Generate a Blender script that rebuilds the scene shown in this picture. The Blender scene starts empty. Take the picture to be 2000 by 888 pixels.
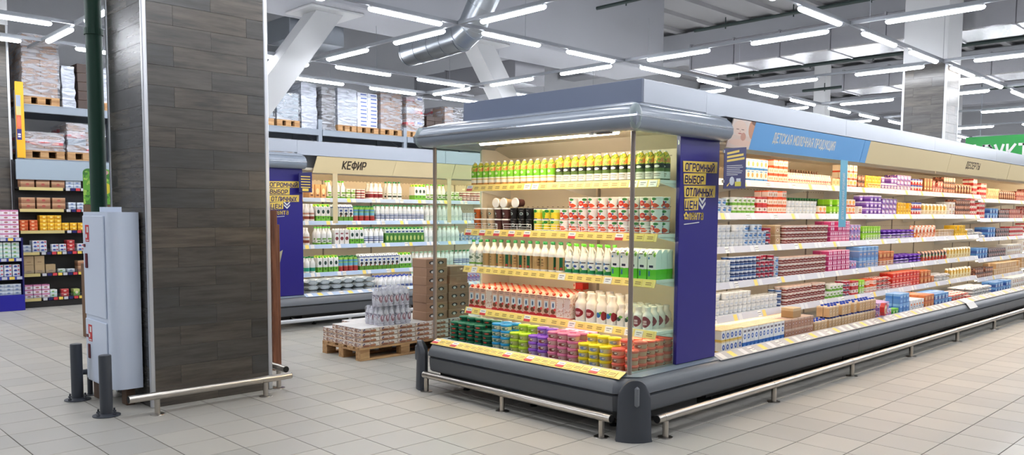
import bpy, math, random
from mathutils import Vector, Matrix
random.seed(7)
C = bpy.context.scene.collection
SC = bpy.context.scene
PI = math.pi

# ------------------------------------------------------------------ camera, world, exposure
cd = bpy.data.cameras.new('camera'); cam = bpy.data.objects.new('camera', cd); C.objects.link(cam)
cd.sensor_fit = 'HORIZONTAL'; cd.sensor_width = 36.0; cd.lens = 36.0*1569.4/2000.0
cd.shift_y = (530.5-444.0)/2000.0
cd.clip_end = 200
_y, _p, _r = .7754, -.0736, .0059
_f = Vector((math.sin(_y)*math.cos(_p), math.cos(_y)*math.cos(_p), math.sin(_p)))
_ri = Vector((math.cos(_y), -math.sin(_y), 0)); _up = _ri.cross(_f)
_R = math.cos(_r)*_ri+math.sin(_r)*_up; _U = -math.sin(_r)*_ri+math.cos(_r)*_up
cam.matrix_world = Matrix(((_R.x, _U.x, -_f.x, -3.0735), (_R.y, _U.y, -_f.y, -5.9648), (_R.z, _U.z, -_f.z, 1.55), (0, 0, 0, 1)))
SC.camera = cam
w = bpy.data.worlds.new('world'); SC.world = w; w.use_nodes = True
w.node_tree.nodes['Background'].inputs[0].default_value = (.8, .85, 1, 1)
w.node_tree.nodes['Background'].inputs[1].default_value = .3
SC.view_settings.view_transform = 'Standard'; SC.view_settings.look = 'None'
SC.view_settings.gamma = 1; SC.view_settings.exposure = 0.0
LAMP_L = 48.0       # ceiling strip lights
TUBE_L = 30.0        # warm tubes inside the refrigerated cases

# ------------------------------------------------------------------ materials
def lin(c):
    return tuple((x/255/12.92 if x <= 10 else ((x/255+.055)/1.055)**2.4) for x in c)+(1,)
_M = {}
def mat(col, rough=.5, metal=0., emis=0., spec=.5, bump=None):
    k = (col, rough, metal, emis, spec, bump)
    if k in _M: return _M[k]
    m = bpy.data.materials.new('m_%d' % len(_M)); m.use_nodes = True
    b = m.node_tree.nodes['Principled BSDF']
    b.inputs['Base Color'].default_value = lin(col); b.inputs['Roughness'].default_value = rough
    b.inputs['Metallic'].default_value = metal; b.inputs['Specular IOR Level'].default_value = spec
    if emis:
        b.inputs['Emission Color'].default_value = lin(col); b.inputs['Emission Strength'].default_value = emis
    if bump:
        nt = m.node_tree; n = nt.nodes.new('ShaderNodeTexNoise'); t = nt.nodes.new('ShaderNodeTexCoord'); bp = nt.nodes.new('ShaderNodeBump')
        n.inputs['Scale'].default_value = bump[0]; bp.inputs['Strength'].default_value = bump[1]; n.inputs['Detail'].default_value = 4
        nt.links.new(t.outputs['Object'], n.inputs['Vector']); nt.links.new(n.outputs['Fac'], bp.inputs['Height']); nt.links.new(bp.outputs['Normal'], b.inputs['Normal'])
    _M[k] = m
    return m

class NB:
    """small node helper"""
    def __init__(s, m):
        s.nt = m.node_tree; s.b = s.nt.nodes['Principled BSDF']
    def n(s, t, **k):
        x = s.nt.nodes.new(t)
        for a, v in k.items(): setattr(x, a, v)
        return x
    def l(s, a, b): s.nt.links.new(a, b)
    def math(s, op, a, b=None):
        x = s.n('ShaderNodeMath', operation=op)
        for i, v in enumerate((a, b)):
            if v is None: continue
            if isinstance(v, (int, float)): x.inputs[i].default_value = v
            else: s.l(v, x.inputs[i])
        return x.outputs[0]
    def mix(s, f, a, b):
        x = s.n('ShaderNodeMix', data_type='RGBA')
        for i, v in ((0, f), (6, a), (7, b)):
            if isinstance(v, (int, float)): x.inputs[i].default_value = v
            elif isinstance(v, tuple): x.inputs[i].default_value = v
            else: s.l(v, x.inputs[i])
        return x.outputs[2]

def pmat(name, bands, shapes=(), noise=(), rough=.4, vary=.06):
    """printed packaging: colour bands by height, flat shapes, blotchy print (Generated coordinates)"""
    key = 'p_'+name
    if key in _M: return _M[key]
    m = bpy.data.materials.new(key); m.use_nodes = True; h = NB(m)
    tc = h.n('ShaderNodeTexCoord'); sp = h.n('ShaderNodeSeparateXYZ'); h.l(tc.outputs['Generated'], sp.inputs[0])
    cr = h.n('ShaderNodeValToRGB'); cr.color_ramp.interpolation = 'CONSTANT'
    e = cr.color_ramp.elements
    while len(e) > 1: e.remove(e[-1])
    for i, (p, c) in enumerate(bands):
        x = e[0] if i == 0 else e.new(p)
        x.position = p; x.color = lin(c)
    h.l(sp.outputs[2], cr.inputs[0]); col = cr.outputs[0]
    for (sc, th, c, z0, z1) in noise:
        nz = h.n('ShaderNodeTexNoise'); nz.inputs['Scale'].default_value = sc; nz.inputs['Detail'].default_value = 2
        h.l(tc.outputs['Object'], nz.inputs['Vector'])
        f = h.math('GREATER_THAN', nz.outputs['Fac'], th)
        f = h.math('MULTIPLY', f, h.math('GREATER_THAN', sp.outputs[2], z0)); f = h.math('MULTIPLY', f, h.math('LESS_THAN', sp.outputs[2], z1))
        col = h.mix(f, col, lin(c))
    for s in shapes:
        cx, cz, rx, rz, c = s[:5]
        dx = h.math('DIVIDE', h.math('ABSOLUTE', h.math('SUBTRACT', sp.outputs[0], cx)), rx)
        dz = h.math('DIVIDE', h.math('ABSOLUTE', h.math('SUBTRACT', sp.outputs[2], cz)), rz)
        if len(s) > 5: f = h.math('LESS_THAN', h.math('MAXIMUM', dx, dz), 1.)
        else: f = h.math('LESS_THAN', h.math('ADD', h.math('MULTIPLY', dx, dx), h.math('MULTIPLY', dz, dz)), 1.)
        col = h.mix(f, col, lin(c))
    if vary:
        oi = h.n('ShaderNodeObjectInfo'); hs = h.n('ShaderNodeHueSaturation')
        h.l(h.math('ADD', h.math('MULTIPLY', oi.outputs['Random'], vary*2), 1-vary), hs.inputs['Value']); h.l(col, hs.inputs['Color']); col = hs.outputs[0]
    h.l(col, h.b.inputs['Base Color']); h.b.inputs['Roughness'].default_value = rough
    _M[key] = m
    return m

def tile_mat():
    m = bpy.data.materials.new('floor_tile'); m.use_nodes = True; h = NB(m)
    g = h.n('ShaderNodeNewGeometry'); v = h.n('ShaderNodeVectorMath', operation='DIVIDE'); v.inputs[1].default_value = (TS, TS, 9)
    h.l(g.outputs['Position'], v.inputs[0]); f = h.n('ShaderNodeVectorMath', operation='FLOOR'); h.l(v.outputs[0], f.inputs[0])
    wn = h.n('ShaderNodeTexWhiteNoise'); h.l(f.outputs[0], wn.inputs['Vector'])
    nz = h.n('ShaderNodeTexNoise'); nz.inputs['Scale'].default_value = 1.3; nz.inputs['Detail'].default_value = 5; h.l(g.outputs['Position'], nz.inputs['Vector'])
    c = h.mix(wn.outputs['Value'], lin((173, 171, 165)), lin((190, 186, 177)))
    c = h.mix(h.math('MULTIPLY', nz.outputs['Fac'], .5), c, lin((164, 161, 154)))
    h.l(c, h.b.inputs['Base Color'])
    r = h.math('ADD', h.math('MULTIPLY', nz.outputs['Fac'], .12), .32); h.l(r, h.b.inputs['Roughness'])
    h.b.inputs['Specular IOR Level'].default_value = .45
    return m
def plank_mat(name, a, b, c, axis=0, rough=.42):
    m = bpy.data.materials.new(name); m.use_nodes = True; h = NB(m)
    tc = h.n('ShaderNodeTexCoord'); oi = h.n('ShaderNodeObjectInfo')
    mp = h.n('ShaderNodeMapping'); mp.inputs['Scale'].default_value = (2.2, 30, 22) if axis == 0 else (30, 2.2, 22) if axis == 1 else (30, 30, 2)
    ad = h.n('ShaderNodeVectorMath', operation='ADD'); cx = h.n('ShaderNodeCombineXYZ'); h.l(h.math('MULTIPLY', oi.outputs['Random'], 40), cx.inputs[0]); h.l(h.math('MULTIPLY', oi.outputs['Random'], 31), cx.inputs[2])
    h.l(tc.outputs['Object'], ad.inputs[0]); h.l(cx.outputs[0], ad.inputs[1]); h.l(ad.outputs[0], mp.inputs['Vector'])
    nz = h.n('ShaderNodeTexNoise'); nz.inputs['Scale'].default_value = 1; nz.inputs['Detail'].default_value = 6; nz.inputs['Roughness'].default_value = .65; h.l(mp.outputs[0], nz.inputs['Vector'])
    col = h.mix(oi.outputs['Random'], lin(a), lin(b))
    rp = h.n('ShaderNodeValToRGB'); rp.color_ramp.elements[0].position = .38; rp.color_ramp.elements[1].position = .68; h.l(nz.outputs['Fac'], rp.inputs[0])
    col = h.mix(rp.outputs[0], col, lin(c)); h.l(col, h.b.inputs['Base Color'])
    h.b.inputs['Roughness'].default_value = rough
    bp = h.n('ShaderNodeBump'); bp.inputs['Strength'].default_value = .12; h.l(nz.outputs['Fac'], bp.inputs['Height']); h.l(bp.outputs[0], h.b.inputs['Normal'])
    return m
def glass_mat(tint=(.86, .95, .9), refl=1.5, add=.02):
    m = bpy.data.materials.new('glass'); m.use_nodes = True; nt = m.node_tree; nt.nodes.remove(nt.nodes['Principled BSDF'])
    o = nt.nodes['Material Output']; t = nt.nodes.new('ShaderNodeBsdfTransparent'); t.inputs[0].default_value = tint+(1,)
    g = nt.nodes.new('ShaderNodeBsdfGlossy'); g.inputs['Roughness'].default_value = .03; g.inputs['Color'].default_value = (.95, 1, .97, 1)
    f = nt.nodes.new('ShaderNodeLayerWeight'); f.inputs['Blend'].default_value = .5
    q = nt.nodes.new('ShaderNodeMath'); q.operation = 'POWER'; q.inputs[1].default_value = 4.2; nt.links.new(f.outputs['Facing'], q.inputs[0])
    a = nt.nodes.new('ShaderNodeMath'); a.operation = 'MULTIPLY_ADD'; a.inputs[1].default_value = .55; a.inputs[2].default_value = add; nt.links.new(q.outputs[0], a.inputs[0])
    x = nt.nodes.new('ShaderNodeMixShader'); nt.links.new(a.outputs[0], x.inputs[0]); nt.links.new(t.outputs[0], x.inputs[1]); nt.links.new(g.outputs[0], x.inputs[2]); nt.links.new(x.outputs[0], o.inputs[0])
    return m
def wrap_mat(tone, clear):
    m = bpy.data.materials.new('stretch_film'); m.use_nodes = True; nt = m.node_tree; b = nt.nodes['Principled BSDF']
    b.inputs['Base Color'].default_value = lin(tone); b.inputs['Roughness'].default_value = .16; b.inputs['Metallic'].default_value = .25
    t = nt.nodes.new('ShaderNodeBsdfTransparent'); x = nt.nodes.new('ShaderNodeMixShader'); o = nt.nodes['Material Output']
    tc = nt.nodes.new('ShaderNodeTexCoord'); mp = nt.nodes.new('ShaderNodeMapping'); mp.inputs['Scale'].default_value = (2, 2, 9); mp.inputs['Rotation'].default_value = (.3, .25, 0)
    n = nt.nodes.new('ShaderNodeTexNoise'); n.inputs['Scale'].default_value = 1.6; n.inputs['Detail'].default_value = 5; n.inputs['Distortion'].default_value = 1.2
    bp = nt.nodes.new('ShaderNodeBump'); bp.inputs['Strength'].default_value = .9; bp.inputs['Distance'].default_value = .08
    L = nt.links.new
    L(tc.outputs['Object'], mp.inputs[0]); L(mp.outputs[0], n.inputs['Vector']); L(n.outputs['Fac'], bp.inputs['Height']); L(bp.outputs[0], b.inputs['Normal'])
    r = nt.nodes.new('ShaderNodeMapRange'); r.inputs[1].default_value = .4; r.inputs[2].default_value = .65; r.inputs[3].default_value = max(0, clear-.2); r.inputs[4].default_value = min(1, clear+.25)
    L(n.outputs['Fac'], r.inputs[0]); L(r.outputs[0], x.inputs[0]); L(b.outputs[0], x.inputs[1]); L(t.outputs[0], x.inputs[2]); L(x.outputs[0], o.inputs[0])
    return m
TS = .348
M_TILE = tile_mat()
M_GROUT = mat((96, 90, 82), .85)
M_STEEL = mat((190, 184, 176), .28, 1.)
M_ALU = mat((205, 207, 212), .35, .6)
M_BODY = mat((92, 95, 100), .42)
M_BODY2 = mat((104, 108, 114), .36)
M_LIP = mat((128, 140, 150), .3)
M_AWN = mat((140, 149, 162), .24)
M_FASC = mat((176, 181, 190), .25, .3)
M_FASC_SHADED = mat((104, 114, 136), .4)  # darker copy of the fascia metal, end face's shade put into the colour
M_CREAM = mat((226, 218, 202), .45)
M_WHITE = mat((232, 232, 230), .4)
M_BLACK = mat((14, 14, 16), .6)
M_BUMP = mat((64, 68, 76), .45)
M_BLUE = mat((40, 32, 128), .4)
M_TAN = mat((226, 206, 160), .5)
M_SKY = mat((106, 170, 228), .45)
M_CONC = mat((176, 178, 184), .8, bump=(3, .05))
M_ROOF = mat((168, 168, 170), .85, bump=(1.2, .05))
M_YEL = mat((236, 204, 92), .5)
M_NAVY = mat((28, 26, 96), .5)
M_DGREEN = mat((8, 58, 42), .55)
M_PIPE = mat((34, 50, 48), .5)
M_WOOD = mat((176, 136, 92), .75, bump=(14, .2))
M_GLASS = glass_mat()
M_RACK = mat((134, 143, 154), .45, .2)
M_RAIL = mat((196, 200, 206), .4)

# ------------------------------------------------------------------ mesh helpers
class MB:
    def __init__(s): s.v = []; s.f = []; s.m = []
    def add(s, vs, fs, m=0):
        o = len(s.v); s.v += [tuple(v) for v in vs]; s.f += [tuple(o+i for i in f) for f in fs]; s.m += [m]*len(fs); return s
    def box(s, x0, x1, y0, y1, z0, z1, m=0, bev=0):
        if bev:
            b = min(bev, (x1-x0)/2.2, (y1-y0)/2.2, (z1-z0)/2.2)
            vs = []; 
            for (z, i) in ((z0, b), (z0+b, 0), (z1-b, 0), (z1, b)):
                vs += [(x0+i+b*(i == 0), y0+i*1.0, z), (x1-i-b*(i == 0), y0+i, z), (x1-i, y0+i+b*(i == 0), z), (x1-i, y1-i-b*(i == 0), z),
                       (x1-i-b*(i == 0), y1-i, z), (x0+i+b*(i == 0), y1-i, z), (x0+i, y1-i-b*(i == 0), z), (x0+i, y0+i+b*(i == 0), z)]
            fs = [tuple(range(7, -1, -1)), tuple(range(24, 32))]
            for k in range(3):
                for j in range(8): fs.append((k*8+j, k*8+(j+1) % 8, k*8+8+(j+1) % 8, k*8+8+j))
            return s.add(vs, fs, m)
        return s.add([(x0, y0, z0), (x1, y0, z0), (x1, y1, z0), (x0, y1, z0), (x0, y0, z1), (x1, y0, z1), (x1, y1, z1), (x0, y1, z1)],
                     [(3, 2, 1, 0), (4, 5, 6, 7), (0, 1, 5, 4), (1, 2, 6, 5), (2, 3, 7, 6), (3, 0, 4, 7)], m)
    def lathe(s, prof, n=12, c=(0, 0), m=0, rot=0, caps=True):
        vs = []; fs = []
        for (r, z) in prof:
            for i in range(n):
                a = 2*PI*i/n+rot; vs.append((c[0]+r*math.cos(a), c[1]+r*math.sin(a), z))
        k = len(prof)
        for j in range(k-1):
            for i in range(n): fs.append((j*n+i, j*n+(i+1) % n, (j+1)*n+(i+1) % n, (j+1)*n+i))
        if caps: fs.append(tuple(range(n-1, -1, -1))); fs.append(tuple((k-1)*n+i for i in range(n)))
        return s.add(vs, fs, m)
    def tube(s, p0, p1, r, n=10, m=0, r1=None):
        a = Vector(p0); b = Vector(p1); d = (b-a).normalized(); r1 = r if r1 is None else r1
        u = d.orthogonal().normalized(); w_ = d.cross(u); vs = []
        for (p, q) in ((a, r), (b, r1)):
            for i in range(n):
                t = 2*PI*i/n; vs.append(p+q*(math.cos(t)*u+math.sin(t)*w_))
        fs = [(i, (i+1) % n, n+(i+1) % n, n+i) for i in range(n)]+[tuple(range(n-1, -1, -1)), tuple(range(n, 2*n))]
        return s.add(vs, fs, m)
    def prism(s, poly, axis, a, b, m=0):
        """extrude a closed 2-D polygon along axis from a to b"""
        n = len(poly); vs = []
        for t in (a, b):
            for (p, q) in poly: vs.append((t, p, q) if axis == 'x' else (p, t, q) if axis == 'y' else (p, q, t))
        fs = [(i, (i+1) % n, n+(i+1) % n, n+i) for i in range(n)]+[tuple(range(n-1, -1, -1)), tuple(range(n, 2*n))]
        return s.add(vs, fs, m)
    def sweep(s, prof, path, m=0):
        """closed profile (outward offset, z) along a plan polyline with mitred corners; outward = right-hand side of travel"""
        P = [Vector(p) for p in path]; n = len(prof); vs = []
        for i, p in enumerate(P):
            d0 = (P[i]-P[i-1]).normalized() if i else None; d1 = (P[i+1]-P[i]).normalized() if i < len(P)-1 else None
            d0 = d0 or d1; d1 = d1 or d0
            n0 = Vector((d0.y, -d0.x)); n1 = Vector((d1.y, -d1.x)); b = (n0+n1).normalized(); k = 1/max(.2, b.dot(n0))
            for (o, z) in prof: q = p+b*o*k; vs.append((q.x, q.y, z))
        fs = []
        for i in range(len(P)-1):
            for j in range(n): fs.append((i*n+j, i*n+(j+1) % n, (i+1)*n+(j+1) % n, (i+1)*n+j))
        fs.append(tuple(range(n-1, -1, -1))); fs.append(tuple((len(P)-1)*n+j for j in range(n)))
        return s.add(vs, fs, m)
    def mesh(s, name, mats, smooth=0):
        me = bpy.data.meshes.new(name); me.from_pydata(s.v, [], s.f)
        for q in (mats if isinstance(mats, (list, tuple)) else [mats]): me.materials.append(q)
        me.polygons.foreach_set('material_index', s.m)
        me.update()
        if not FIXN.get(name): pass
        bm_fix(me)
        if smooth:
            me.shade_smooth(); me.set_sharp_from_angle(angle=math.radians(smooth))
        return me
    def obj(s, name, mats, parent=None, smooth=0, loc=None):
        return link(name, s.mesh(name, mats, smooth), parent, loc)
FIXN = {}
import bmesh
def bm_fix(me):
    b = bmesh.new(); b.from_mesh(me); bmesh.ops.recalc_face_normals(b, faces=b.faces); b.to_mesh(me); b.free()
def link(name, data, parent=None, loc=None):
    o = bpy.data.objects.new(name, data); C.objects.link(o)
    if parent is not None: o.parent = parent
    if loc is not None: o.location = loc
    return o
def thing(name, label, cat, loc=(0, 0, 0), rz=0, group=None):
    o = link(name, None, None, loc); o.rotation_euler = (0, 0, rz); o.empty_display_size = .1
    return tag(o, label, cat, group)
def tag(o, label, cat, group=None):
    o['label'] = label; o['category'] = cat
    if group: o['group'] = group
    return o
def struct(o): o['kind'] = 'structure'; return o
def stuff(o): o['kind'] = 'stuff'; return o
def dup(o, loc=None, rz=None, parent=None):
    c = o.copy(); C.objects.link(c)
    if parent is not None: c.parent = parent
    if loc is not None: c.location = loc
    if rz is not None: c.rotation_euler = (0, 0, rz)
    for ch in list(o.children): dup(ch, parent=c)
    return c
# stroke lettering: plain sans capitals drawn as thick bars
def _o(x0, x1, y0, y1, c=.14): return [(x0+c, y0), (x1-c, y0), (x1, y0+c), (x1, y1-c), (x1-c, y1), (x0+c, y1), (x0, y1-c), (x0, y0+c), (x0+c, y0)]
GL = {'А': [[(0, 0), (.3, 1), (.6, 0)], [(.12, .3), (.48, .3)]], 'Б': [[(.52, 1), (0, 1), (0, 0), (.44, 0), (.56, .13), (.56, .44), (.44, .57), (0, .57)]],
 'В': [[(.44, .53), (0, .53), (0, 1), (.42, 1), (.52, .88), (.52, .64), (.44, .53), (.57, .4), (.57, .13), (.45, 0), (0, 0), (0, .53)]], 'Г': [[(.5, 1), (0, 1), (0, 0)]],
 'Д': [[(-.04, -.16), (-.04, 0), (.68, 0), (.68, -.16)], [(.08, 0), (.2, 1), (.55, 1), (.55, 0)]], 'Е': [[(.52, 1), (0, 1), (0, 0), (.52, 0)], [(0, .52), (.45, .52)]],
 'И': [[(0, 1), (0, 0), (.56, 1), (.56, 0)]], 'Й': [[(0, 1), (0, 0), (.56, 1), (.56, 0)], [(.14, 1.26), (.28, 1.18), (.42, 1.26)]], 'К': [[(0, 0), (0, 1)], [(.54, 1), (.08, .5), (.56, 0)]],
 'Л': [[(-.04, 0), (.08, .06), (.17, 1), (.56, 1), (.56, 0)]], 'М': [[(0, 0), (0, 1), (.34, .35), (.68, 1), (.68, 0)]], 'Н': [[(0, 0), (0, 1)], [(.56, 0), (.56, 1)], [(0, .5), (.56, .5)]],
 'О': [_o(0, .58, 0, 1)], 'П': [[(0, 0), (0, 1), (.56, 1), (.56, 0)]], 'Р': [[(0, 0), (0, 1), (.43, 1), (.56, .87), (.56, .56), (.43, .43), (0, .43)]],
 'С': [[(.56, .8), (.44, 1), (.14, 1), (0, .86), (0, .14), (.14, 0), (.44, 0), (.56, .2)]], 'Т': [[(0, 1), (.6, 1)], [(.3, 1), (.3, 0)]], 'У': [[(0, 1), (.29, .42)], [(.58, 1), (.2, 0), (.04, 0)]],
 'Ф': [[(.36, -.06), (.36, 1.06)], _o(0, .72, .2, .82)], 'Х': [[(0, 1), (.56, 0)], [(.56, 1), (0, 0)]], 'Ц': [[(0, 1), (0, 0), (.66, 0), (.66, -.16)], [(.54, 0), (.54, 1)]], 'Ч': [[(0, 1), (0, .58), (.12, .45), (.54, .45)], [(.54, 1), (.54, 0)]],
 'Ы': [[(0, 1), (0, 0), (.32, 0), (.44, .13), (.44, .42), (.32, .55), (0, .55)], [(.66, 0), (.66, 1)]], 'Я': [[(.56, 0), (.56, 1), (.13, 1), (0, .87), (0, .58), (.13, .45), (.56, .45)], [(.22, .45), (0, 0)]],
 'л': [[(-.03, 0), (.07, .05), (.15, .72), (.48, .72), (.48, 0)]], 'е': [[(.46, .14), (.36, 0), (.12, 0), (0, .14), (0, .58), (.12, .72), (.36, .72), (.48, .58), (.48, .36), (0, .36)]],
 'н': [[(0, 0), (0, .72)], [(.46, 0), (.46, .72)], [(0, .36), (.46, .36)]], 'т': [[(0, .72), (.5, .72)], [(.25, .72), (.25, 0)]], 'а': [[(.05, .64), (.15, .72), (.34, .72), (.46, .6), (.46, 0), (.12, 0), (0, .1), (0, .3), (.12, .41), (.46, .41)]]}
def text(body, cap, m, parent, loc, rot, width, align='CENTER', shear=0, wt=.17, ext=.0015):
    """flat raised lettering: cap height, total width; x along the line, y up, z out of the face"""
    b = MB(); x = 0; segs = []
    for ch in body:
        if ch == ' ': x += .42; continue
        g = GL[ch]; w_ = max(q[0] for s in g for q in s)
        for s in g: segs += [((p[0]+x, p[1]), (q[0]+x, q[1])) for p, q in zip(s, s[1:])]
        x += w_+.30
    tot = x-.30+wt; k = width/tot/cap
    for (p, q) in segs:
        P = Vector(((p[0]+wt/2)*k, p[1])); Q = Vector(((q[0]+wt/2)*k, q[1])); d = (Q-P).normalized(); n_ = Vector((-d.y, d.x))*wt/2; e = d*wt*.42
        n_.x *= min(1, k*1.15); e.x *= min(1, k*1.15)
        c4 = [P-e+n_, P-e-n_, Q+e-n_, Q+e+n_]
        off = -width/2 if align == 'CENTER' else 0
        v = [((c.x*cap+off)+shear*c.y*cap, c.y*cap, z) for z in (0, ext) for c in c4]
        b.add(v, [(3, 2, 1, 0), (4, 5, 6, 7), (0, 1, 5, 4), (1, 2, 6, 5), (2, 3, 7, 6), (3, 0, 4, 7)])
    o = b.obj('lettering', m, parent, 0, loc); o.rotation_euler = rot
    return o
# ------------------------------------------------------------------ floor, walls, ceiling
fl = struct(MB().box(-14, 36, -16, 11.5, -.15, -.004).obj('floor', M_GROUT))
def tile_bm(i, j, b): b.box(i*TS+.0032, (i+1)*TS-.0032, j*TS+.0032, (j+1)*TS-.0032, -.0039, 0, bev=.0013)
def vis(x, y):
    d = Vector((x, y, 0))-Vector((-3.0735, -5.9648, 1.55)); z = d.dot(_f)
    if z < .5: return None
    u = 1000+1569.4*d.dot(_R)/z; v = 530.5-1569.4*d.dot(_U)/z
    return (u, v, z) if -40 < u < 2040 and v < 960 else None
cand = []
for i in range(-16, 62):
    for j in range(-32, 32):
        x, y = (i+.5)*TS, (j+.5)*TS
        q = vis(x, y)
        hid = (1.75 < x < 13 and -2.25 < y < 2.4) or (x > 2.1 and y > 4.0) or (-.72 < x < .27 and .6 < y < 1.2) or (y > 8.9) or (x > 3.2 and y > -.5) or (x > .28 and 4.3 < y and x < 2.1 and y < 3*x+1)
        if q and not hid: cand.append((q[2], i, j))
        elif x < 20 and -14 < y < 9 and x > -9: cand.append((1e3 if not q else 500+q[2], i, j))
cand.sort()
t0 = MB(); tile_bm(0, 0, t0); tme = t0.mesh('tile', M_TILE)
for (z, i, j) in cand[:300]: link('tile', tme, fl, (i*TS, j*TS, 0))
rest = MB()
for (z, i, j) in cand[300:]: rest.box(i*TS+.0032, (i+1)*TS-.0032, j*TS+.0032, (j+1)*TS-.0032, -.0039, 0)
stuff(rest.obj('far_tiles', M_TILE, fl))
M_WALL = mat((182, 184, 188), .8)
struct(MB().box(-14, 36, 11.5, 11.7, 0, 6.6).obj('wall_back', M_WALL))
struct(MB().box(36, 36.2, -16, 11.5, 0, 6.6).obj('wall_right', M_WALL))
struct(MB().box(-14.2, -14, -16, 11.5, 0, 6.6).obj('wall_left', M_WALL))
struct(MB().box(-14, 36, -16.2, -16, 0, 6.6).obj('wall_front', M_WALL))
ce = struct(MB().box(-14.2, 36.2, -16.2, 11.7, 6.6, 6.8).obj('ceiling', M_ROOF))
# ribs of the roof deck, running lengthwise, and cross beams
for y in range(-15, 12, 1): MB().box(-14, 36, y-.09, y+.09, 6.5, 6.6).obj('roof_rib', M_ROOF, ce)
be = struct(MB().box(-13.9, 13.0, 5.35, 6.72, 4.85, 6.58, bev=.02).obj('roof_beam', M_CONC))
be.name = 'beam_lengthwise'
for x in (-9.5, 16.0, 24.0, 31.0): struct(MB().box(x, x+.7, -15.9, 11.4, 5.75, 6.49, bev=.02).obj('beam_crosswise', M_CONC))
for y in (-10.4, -3.2): struct(MB().box(14.2, 35.9, y, y+.7, 5.42, 5.74, bev=.02).obj('beam_lengthwise', M_CONC))
# sloping struts that carry the long beam
M_PAINT = mat((200, 201, 202), .55)
for (xt, k, lab) in ((4.25, .76, 'white painted strut leaning up to the right behind the clad column'), (7.66, -.74, 'white painted strut leaning left above the glass-ended case')):
    t = thing('roof_strut', lab, 'strut', (xt, 6.0, 4.85))
    zt, zb = -.04, -2.6
    x0 = zt*k; x1 = zb*k
    MB().add([(x0-.25, -.2, zt), (x0+.25, -.2, zt), (x0+.25, .2, zt), (x0-.25, .2, zt), (x1-.25, -.2, zb), (x1+.25, -.2, zb), (x1+.25, .2, zb), (x1-.25, .2, zb)],
             [(0, 1, 2, 3), (7, 6, 5, 4), (0, 4, 5, 1), (1, 5, 6, 2), (2, 6, 7, 3), (3, 7, 4, 0)]).obj('shaft', M_PAINT, t)
    MB().box(-.5, .5, -.42, .42, -.04, -.001, bev=.01).obj('cap_plate', M_PAINT, t)
    MB().box(x1-.28, x1+.28, -.22, .22, -4.849, zb-.001, bev=.02).obj('foot_post', M_PAINT, t)

# ------------------------------------------------------------------ ceiling strip lights on hanging tracks
M_GLOW = mat((245, 248, 254), .5, emis=LAMP_L); M_HOUSE = mat((176, 178, 182), .4)
def lamp_mesh(along):
    b = MB(); n = 7; L = .545; vs = []
    prof = [(L, .036), (L-.012, .042)]
    for sgn in (-1, 1):
        for (l, r) in ((L+.028, .016), (L+.014, .032), (L-.01, .04)) if sgn > 0 else ((L-.01, .04), (L+.014, .032), (L+.028, .016)):
            pass
    secs = [(-L-.03, .012), (-L-.018, .03), (-L+.012, .04), (L-.012, .04), (L+.018, .03), (L+.03, .012)]
    for (x, r) in secs:
        for i in range(n):
            a = PI+PI*i/(n-1); p = (x, r*math.cos(a), r*math.sin(a)*.95); vs.append(p if along == 'x' else (p[1], p[0], p[2]))
    fs = [(k*n+i, k*n+i+1, (k+1)*n+i+1, (k+1)*n+i) for k in range(5) for i in range(n-1)]+[tuple(range(n)), tuple(5*n+i for i in range(n))]+[(k*n+n-1, k*n, (k+1)*n, (k+1)*n+n-1) for k in range(5)]
    b.add(vs, fs); d = b.mesh('diffuser', M_GLOW, 60)
    h = MB(); q = (-L-.02, L+.02, -.034, .034, .001, .03)
    if along == 'y': q = (q[2], q[3], q[0], q[1], q[4], q[5])
    h.box(*q, bev=.008); return h.mesh('strip_light', M_HOUSE), d
LX, LY = lamp_mesh('x'), lamp_mesh('y')
def lamp(x, y, z, along, lab, grp):
    h, d = LX if along == 'x' else LY
    o = link('strip_light', h, None, (x, y, z)); tag(o, lab, 'ceiling light', grp); link('diffuser', d, o); return o
ZL = 4.03
ORD = ['first', 'second', 'third', 'fourth', 'fifth', 'sixth', 'seventh', 'eighth', 'ninth', 'tenth', 'eleventh', 'twelfth', 'thirteenth', 'fourteenth', 'fifteenth', 'sixteenth', 'seventeenth', 'eighteenth', 'nineteenth', 'twentieth', 'twenty-first', 'twenty-second', 'twenty-third', 'twenty-fourth', 'twenty-fifth', 'twenty-sixth', 'twenty-seventh', 'twenty-eighth', 'twenty-ninth', 'thirtieth']+['%dth' % k for k in range(31, 120)]
xlines = [(-8.8, 'behind the viewer'), (-5.05, 'over the main aisle'), (-1.31, 'over the long right case'), (2.43, 'over the pallet aisle'), (6.17, 'under the roof beam'), (7.72, 'by the pallet rack')]
ylines = [(.47+3.64*k, w_) for k, w_ in zip(range(-4, 9), ['at the far left', 'well left', 'left of the viewer', 'over the viewer', 'left of the clad column', 'by the round duct', 'mid-way along the long case', 'before the far column', 'past the far column', 'two bays past the far column', 'three bays past the far column', 'near the ФРУКТЫ sign', 'in the last bay'])]
M_TRACK = mat((150, 154, 160), .4, .4)
def hangers(t, pts):
    for p in pts: link('hanger_wire', HW, t, p)
HW = MB().tube((0, 0, 0), (0, 0, .77), .004, 4).mesh('hanger_wire', M_TRACK)
for (y, wdesc) in xlines:
    t = tag(MB().box(-13.8, 35.8, y-.022, y+.022, ZL+.031, ZL+.075).obj('light_track', M_TRACK), 'thin grey metal light track running lengthwise '+wdesc, 'light track')
    hangers(t, [(x+.4, y, ZL+.0755) for x in range(-10, 14, 3)])
    n_ = 0
    for k in range(-4, 10):
        c = .47+3.64*k
        for dx in (1.02, 2.78):
            x = c+dx
            if (-13 if y > -5 else -.5) < x < 34: lamp(x, y, ZL, 'x', ORD[n_]+' white strip light from left on lengthwise track '+wdesc, 'strip lights on the track '+wdesc); n_ += 1
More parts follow.
